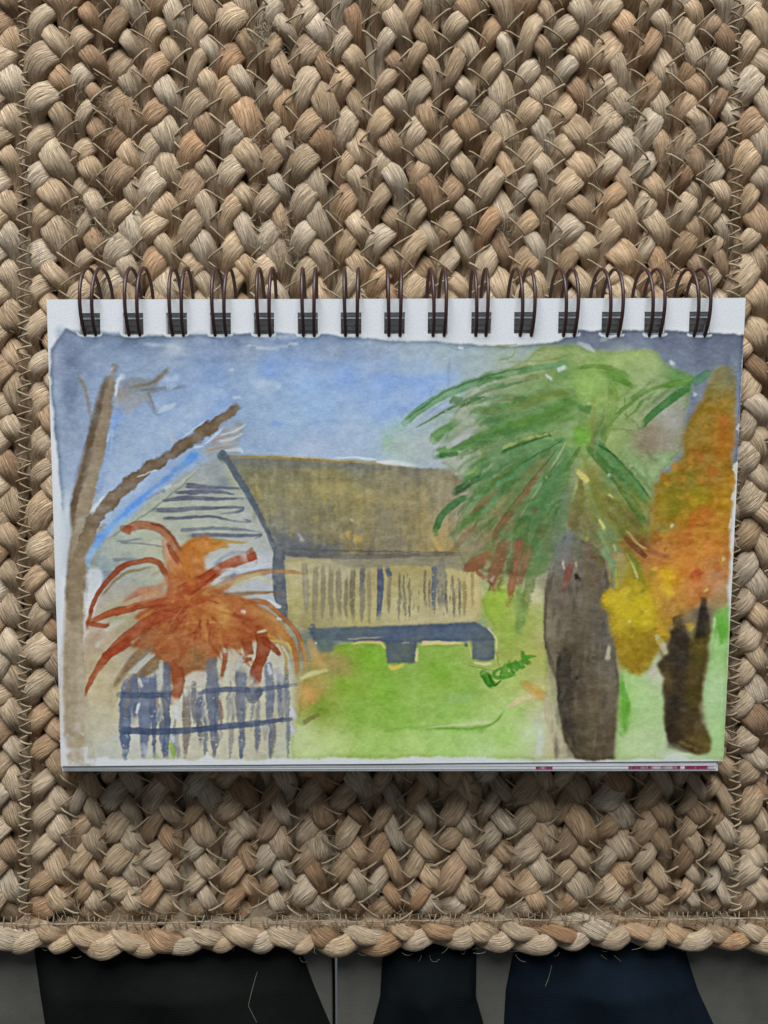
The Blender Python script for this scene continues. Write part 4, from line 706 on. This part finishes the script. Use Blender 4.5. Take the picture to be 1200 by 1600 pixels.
    strokes([([(197,828),(214,821),(240,823),(262,836),(280,862)],[10,14,13,14,14],(168,104,74)), ([(193,826),(206,829)],[11,13],(156,82,52)), ([(235,818),(260,828),(282,858)],[2,3,3],(140,78,55)), ([(258,840),(264,868),(272,890)],[14,18,16],(192,138,108),{'a':.7,'soft':3}), ([(262,851),(270,865),(282,882)],[6,9,8],(158,80,52)), ([(330,845),(352,846),(388,847)],[8,6,1],(190,142,58)), ([(325,858),(345,852),(358,854)],[10,10,4],(198,136,52)),
     ([(136,984),(140,962),(155,925),(185,890),(220,876),(246,878),(256,892),(262,905)],[5,6,7,9,8,10,10,8],(160,76,42)), ([(160,930),(190,898),(240,885)],[3,5,3],(150,120,75),{'a':.7}), ([(138,972),(180,956),(230,944),(262,938)],[8,12,13,16],(168,78,46)), ([(140,974),(162,978),(172,975)],[8,7,3],(160,76,44)), ([(192,940),(220,925),(255,918)],[3,10,10],(185,115,85),{'a':.75,'soft':2.5}), ([(134,1086),(142,1064),(165,1028),(200,995),(240,968),(270,955)],[4,8,12,18,18,16],(170,82,48)), ([(165,1025),(205,1000)],[12,16],(166,76,44)),
     ([(150,1000),(165,985)],[10,10],(178,140,110),{'a':.4,'soft':4}), ([(180,1070),(205,1035),(235,1008)],[5,12,18],(128,100,70),{'a':.8,'soft':2.5}), ([(200,1075),(225,1050),(255,1030)],[7,14,22],(132,98,62),{'a':.8,'soft':2.5}), ([(215,1030),(245,1010)],[6,5],(150,150,145),{'a':.6}), ([(285,925),(320,905),(350,885),(392,868)],[22,20,16,16],(166,78,46)), ([(392,864),(396,876)],[16,14],(152,66,36)), ([(345,890),(320,912)],[3,3],(150,66,40)), ([(320,930),(370,905),(420,893),(468,895)],[14,12,8,4],(178,128,76),{'a':.8}), ([(360,915),(400,900),(430,912)],[8,12,6],(196,196,152),{'a':.6,'soft':3}), ([(340,930),(400,926),(448,925)],[6,5,2],(150,120,85)), ([(420,938),(436,948),(424,944)],[5,6,4],(215,222,232)), ([(350,890),(390,888),(420,880)],[4,6,5],(205,212,226)), ([(345,905),(370,896)],[3,4],(120,132,160)),
     ([(380,942),(410,940),(440,962),(465,992),(472,1030)],[8,9,7,8,6],(176,110,62)), ([(395,950),(425,965),(448,990)],[10,11,8],(184,128,78),{'a':.7}), ([(432,980),(450,998),(462,1025),(465,1055)],[10,10,9,4],(190,118,48)), ([(412,990),(434,1000),(446,1030),(448,1062)],[5,5,4,4],(205,165,70)), ([(440,1008),(452,1030)],[3,3],(225,222,195)), ([(470,1000),(478,1030),(472,1055)],[5,6,4],(196,150,80)), ([(420,1000),(448,1005),(458,1030)],[4,5,3],(220,205,130)), ([(405,985),(412,1010),(402,1045),(396,1068)],[18,22,18,22],(150,66,36)), ([(412,1000),(430,1015),(438,1028)],[10,10,3],(148,64,36)), ([(385,1000),(390,1025)],[16,14],(160,82,48)), ([(375,1035),(395,1028)],[5,6],(165,90,50)), ([(350,1005),(352,1030),(346,1060)],[12,8,5],(162,88,52)), ([(275,1040),(280,1070),(270,1092)],[20,17,18],(158,82,50)), ([(250,1000),(300,975),(340,945)],[6,10,6],(195,135,70),{'a':.5,'soft':3}), ([(260,990),(290,950)],[7,6],(160,76,46),{'a':.5,'soft':3}), ([(330,1000),(335,960)],[8,6],(165,80,44),{'a':.5,'soft':3}), ([(300,945),(330,930),(362,915)],[8,12,6],(170,84,48),{'a':.5,'soft':3}), ([(300,915),(290,870),(300,850)],[16,16,10],(192,116,46),{'a':.6,'soft':4}), ([(378,955),(384,958)],5,WHITE), ([(402,988),(416,985)],[3,5],(225,225,205)), ([(350,1012),(352,1020)],[6,8],(200,206,208)), ([(378,1030),(370,1045),(382,1022)],[8,8,12],(192,198,200)), ([(432,965),(440,968)],4,(220,222,215))], a=.88, soft=1.2, rough=2.5, edge=.16)
    rr = np.random.default_rng(23)
    for q in range(90):
        an = rr.uniform(0, 2*math.pi); L0 = rr.uniform(10,60); L1 = L0+rr.uniform(15,45); ex, ey = math.cos(an)*1.45, math.sin(an)*.62; x_off, y_off = rr.normal(0, 22), rr.normal(0, 18)
        x0, y0, x1, y1 = 300+x_off+L0*ex, 950+y_off+L0*ey, 300+x_off+L1*ex, 950+y_off+L1*ey+L1*.28
        if y0 < 880 or y1 > 1055 or x1 < 205 or x1 > 420: continue
        stroke([(x0,y0),(x1,y1)], [2,rr.uniform(3,9),1.5], [(156,70,40),(200,140,72),(178,92,50),(206,156,90),(148,62,36),(186,118,62)][q % 6], a=rr.uniform(.3,.6), soft=rr.uniform(1,2.5), rough=4, edge=.12, dry=.2)
    strokes([([(255,925),(225,935),(195,945)],[10,16,6],(198,150,116)), ([(265,985),(240,1000),(215,1025)],[14,16,8],(176,120,78)), ([(390,950),(430,975),(450,1010)],[10,14,8],(200,150,86)), ([(330,880),(350,900),(330,915)],[8,12,8],(190,196,196)), ([(262,905),(250,915)],[10,8],(188,140,110)), ([(300,1010),(310,1040)],[20,18],(140,104,70)), ([(235,990),(215,1000)],[10,12],(150,128,100)), ([(355,955),(345,985)],[12,12],(206,162,92))], a=.5, soft=4, edge=0, rough=7)
    # picket fence
    FC = (96,110,140)
    strokes([([(200,1075),(225,1080),(262,1075)],[20,30,24],(120,130,155)), ([(195,1110),(250,1112)],[22,24],(130,140,165)), ([(330,1050),(335,1100),(330,1150)],[24,22,14],(135,140,152)), ([(378,1055),(376,1110)],[26,20],(140,145,155)), ([(425,1060),(430,1110)],[26,26],(150,154,165))], a=.5, soft=4, edge=0, rough=6)
    for (x, y0, y1, w, c) in [(196,1068,1188,16,(92,110,146)),(210,1058,1120,12,FC),(226,1054,1182,17,(106,118,148)),(240,1048,1186,9,(92,106,142)),(261,1040,1150,11,(94,106,138)),(258,1120,1186,14,(98,112,142)),(277,1140,1186,6,(150,155,165)),(292,1078,1184,12,(128,118,112)),(303,1068,1130,8,(122,122,128)),(311,1085,1165,8,(102,112,134)),(332,1036,1140,18,(108,116,136)),(335,1130,1184,11,(118,124,142)),(345,1095,1135,6,(140,110,90)),(360,1130,1184,7,(150,150,152)),(376,1048,1150,15,(110,118,140)),(378,1140,1186,9,(104,116,142)),(402,1122,1178,7,(104,114,138)),(402,1100,1130,5,(140,140,150)),(421,1042,1140,12,(112,120,142)),(425,1130,1184,9,(104,116,142)),(414,1120,1160,8,(165,165,165)),(440,1060,1130,12,(138,142,152)),(450,1040,1186,6,(132,140,152))]:
        stroke([(x+prng.uniform(-2,2),y0),(x,(y0+y1)/2),(x+prng.uniform(-3,3),y1)], [w*1.0,w*1.2,w*.4], c, a=.88, soft=1.4, rough=4, edge=.08, dry=.1)
    for q in range(34):
        x = rr.uniform(188,456); y0 = rr.uniform(1045,1120); y1 = y0+rr.uniform(30,85)
        stroke([(x,y0),(x+rr.normal(0,2),(y0+y1)/2),(x+rr.normal(0,4),min(y1,1186))], [2,rr.uniform(3,9),2], [(104,116,144),(128,134,150),(92,106,138),(150,152,158),(138,122,112)][q % 5], a=rr.uniform(.4,.75), soft=rr.uniform(1,2.2), rough=5, edge=.08, dry=.2)
    strokes([([(186,1085),(220,1087),(262,1086)],[10,9,9],(84,98,130)), ([(310,1082),(360,1077),(400,1078),(462,1069)],[6,9,8,5],(94,106,132)), ([(186,1141),(240,1143),(300,1141),(345,1136),(400,1130),(455,1123)],[11,10,9,10,9,6],(82,96,128)), ([(386,1078),(394,1092),(404,1082),(410,1074)],[8,14,12,6],(82,90,116)), ([(385,1096),(408,1096)],3,(150,148,145)), ([(288,1073),(320,1073)],[2,3],(185,180,175)), ([(275,1100),(277,1125)],[9,10],(208,214,224)), ([(214,1115),(218,1098)],[4,5],(212,218,226)), ([(252,1035),(250,1068),(248,1080)],[7,8,4],(190,198,198)), ([(218,1062),(222,1075)],[5,5],(200,205,205)), ([(320,1055),(318,1068)],[6,6],(198,204,205)), ([(360,1040),(352,1065)],[6,6],(205,208,205)), ([(268,1160),(272,1182)],[8,7],(150,186,92),{'soft':2.5}), ([(245,1178),(247,1184)],[5,5],(160,190,120)), ([(270,1150),(272,1158)],[8,5],(205,212,225)), ([(225,1165),(232,1180)],[10,14],(200,208,222),{'a':.5,'soft':3}), ([(420,1040),(424,1055)],[4,8],(205,212,225)), ([(435,1048),(438,1066)],[10,8],(165,170,185))], a=.88, soft=1.2, edge=.08)
    # bottom margin of bare paper
    wash([(150,1200),(152,1184),(165,1180),(180,1188),(250,1186),(310,1188),(322,1178),(336,1186),(392,1188),(440,1184),(520,1184),(600,1186),(680,1182),(760,1181),(800,1190),(870,1190),(880,1200)], WHITE, a=.9, soft=1.4, rough=7, edge=0, tex=2)
    wash([(960,1200),(962,1188),(1030,1187),(1045,1180),(1060,1178),(1075,1186),(1120,1187),(1140,1200)], WHITE, a=.6, soft=1.4, rough=7, edge=0, tex=2)
    wash([(94,900),(104,880),(102,960),(98,1060),(100,1150),(108,1195),(92,1200)], WHITE, a=.9, soft=2, rough=4, edge=0, tex=2)
    wash([(94,800),(108,790),(112,830),(104,900),(96,900)], (198,208,222), a=.9, soft=2, rough=3, edge=0, tex=2)
brushwork(); COLLECT = False
# a first pale wash carries every colour of the picture into its neighbours, then the brushwork goes over it
wash([(79,546),(104,516),(262,526),(455,523),(612,532),(800,543),(870,536),(905,519),(1100,521),(1160,525),(1150,720),(1140,860),(1136,1000),(1132,1186),(870,1186),(450,1186),(135,1186),(130,1000),(112,900),(97,800),(80,600)], BASE, a=.86, soft=2, rough=6, edge=.1, tex=8)
brushwork()
for hx in (140.5,208.5,276,344.5,412.5,481,548.5,616.5,684,752,819.5,888,956,1023,1093): stroke([(hx-19,520),(hx-15,524),(hx,525),(hx+15,524),(hx+19,521)], [3,4,4,4,3], (226,231,238), a=.95, soft=1, rough=3, edge=0, tex=1)
# paper tooth and granulation over everything painted
lum = CV@np.array([.3, .55, .15]); pig = np.clip((PAPER.mean()-CV.mean(2))/60, 0, 1)[..., None]
sat = np.where((CV[..., 2] > CV[..., 0]+8) & (lum > 128), 1.12, np.where((CV[..., 1] > CV[..., 0]+6) & (CV[..., 1] > CV[..., 2]+6), .94, .88))[..., None]; sat = np.repeat(blur(sat[..., 0], 2)[..., None], 3, 2)
CV = lum[..., None]+(CV-lum[..., None])*sat
CV = CV+(CV-168)*.10*pig
for rad, amt in ((2, .30), (6, .18)):                 # dried pigment gathers at the edges of each stroke
    CV = CV+(CV-np.stack([blur(CV[..., q], rad) for q in range(3)], 2))*amt
grain = N4*16+vnoise(PW, PH, 2.4, 1.7, 1, 31)*16+N3*10+vnoise(PW, PH, 9, 1.8, 2, 32)*10
CV = np.clip(CV+grain[..., None]*pig*.42, 6, 250)
# the paint layer on the top sheet: a fine sheet of points coloured by the brushwork above
NU, NV = 800, 540
u = np.linspace(0, 1, NU); v = np.linspace(0, 1, NV)
UU, VV = np.meshgrid(u, v); XY = page_xy(UU, VV)
buck = vnoise(NU, NV, 190, 150, 2, 21)*.00022+vnoise(NU, NV, 70, 60, 2, 22)*.00008
Z = ZP+np.clip(buck+.00006, 0, .0004)
PTS = np.concatenate([XY, Z[..., None]], 2)
FL = PTS.copy(); FL[..., 2] = ZP
qx, qy = proj(FL); qx = np.clip(qx-PX0, 0, PW-1.01); qy = np.clip(qy-PY0, 0, PH-1.01)
ix, iy = qx.astype(int), qy.astype(int); fx, fy = (qx-ix)[..., None], (qy-iy)[..., None]
S8 = (CV[iy, ix]*(1-fx)+CV[iy, ix+1]*fx)*(1-fy)+(CV[iy+1, ix]*(1-fx)+CV[iy+1, ix+1]*fx)*fy
ALB = np.clip(lin(S8)/lin(PAPER)*.79, .003, .86)      # paint reflectance relative to the bare paper
cellu = (u[:-1]+u[1:])/2; cellv = (v[:-1]+v[1:])/2
CU, CVV = np.meshgrid(cellu, cellv); keep = np.ones(CU.shape, bool)
for h in HOLES:
    du = np.abs(CU-(h[0]+h[1])/2)/((h[1]-h[0])/2); dv = np.abs(CVV-(h0+h1)/2)/((h1-h0)/2)
    keep &= ~((du < 1) & (dv < 1))
ii = np.arange(NV-1)[:, None]*NU; jj = np.arange(NU-1)[None, :]
F = np.stack([ii+jj, ii+jj+1, ii+NU+jj+1, ii+NU+jj], -1)[keep]
mesh_obj('watercolour_painting', PTS.reshape(-1, 3)-BO, F, M_PAINT, painted, True, None, ALB.reshape(-1, 3))
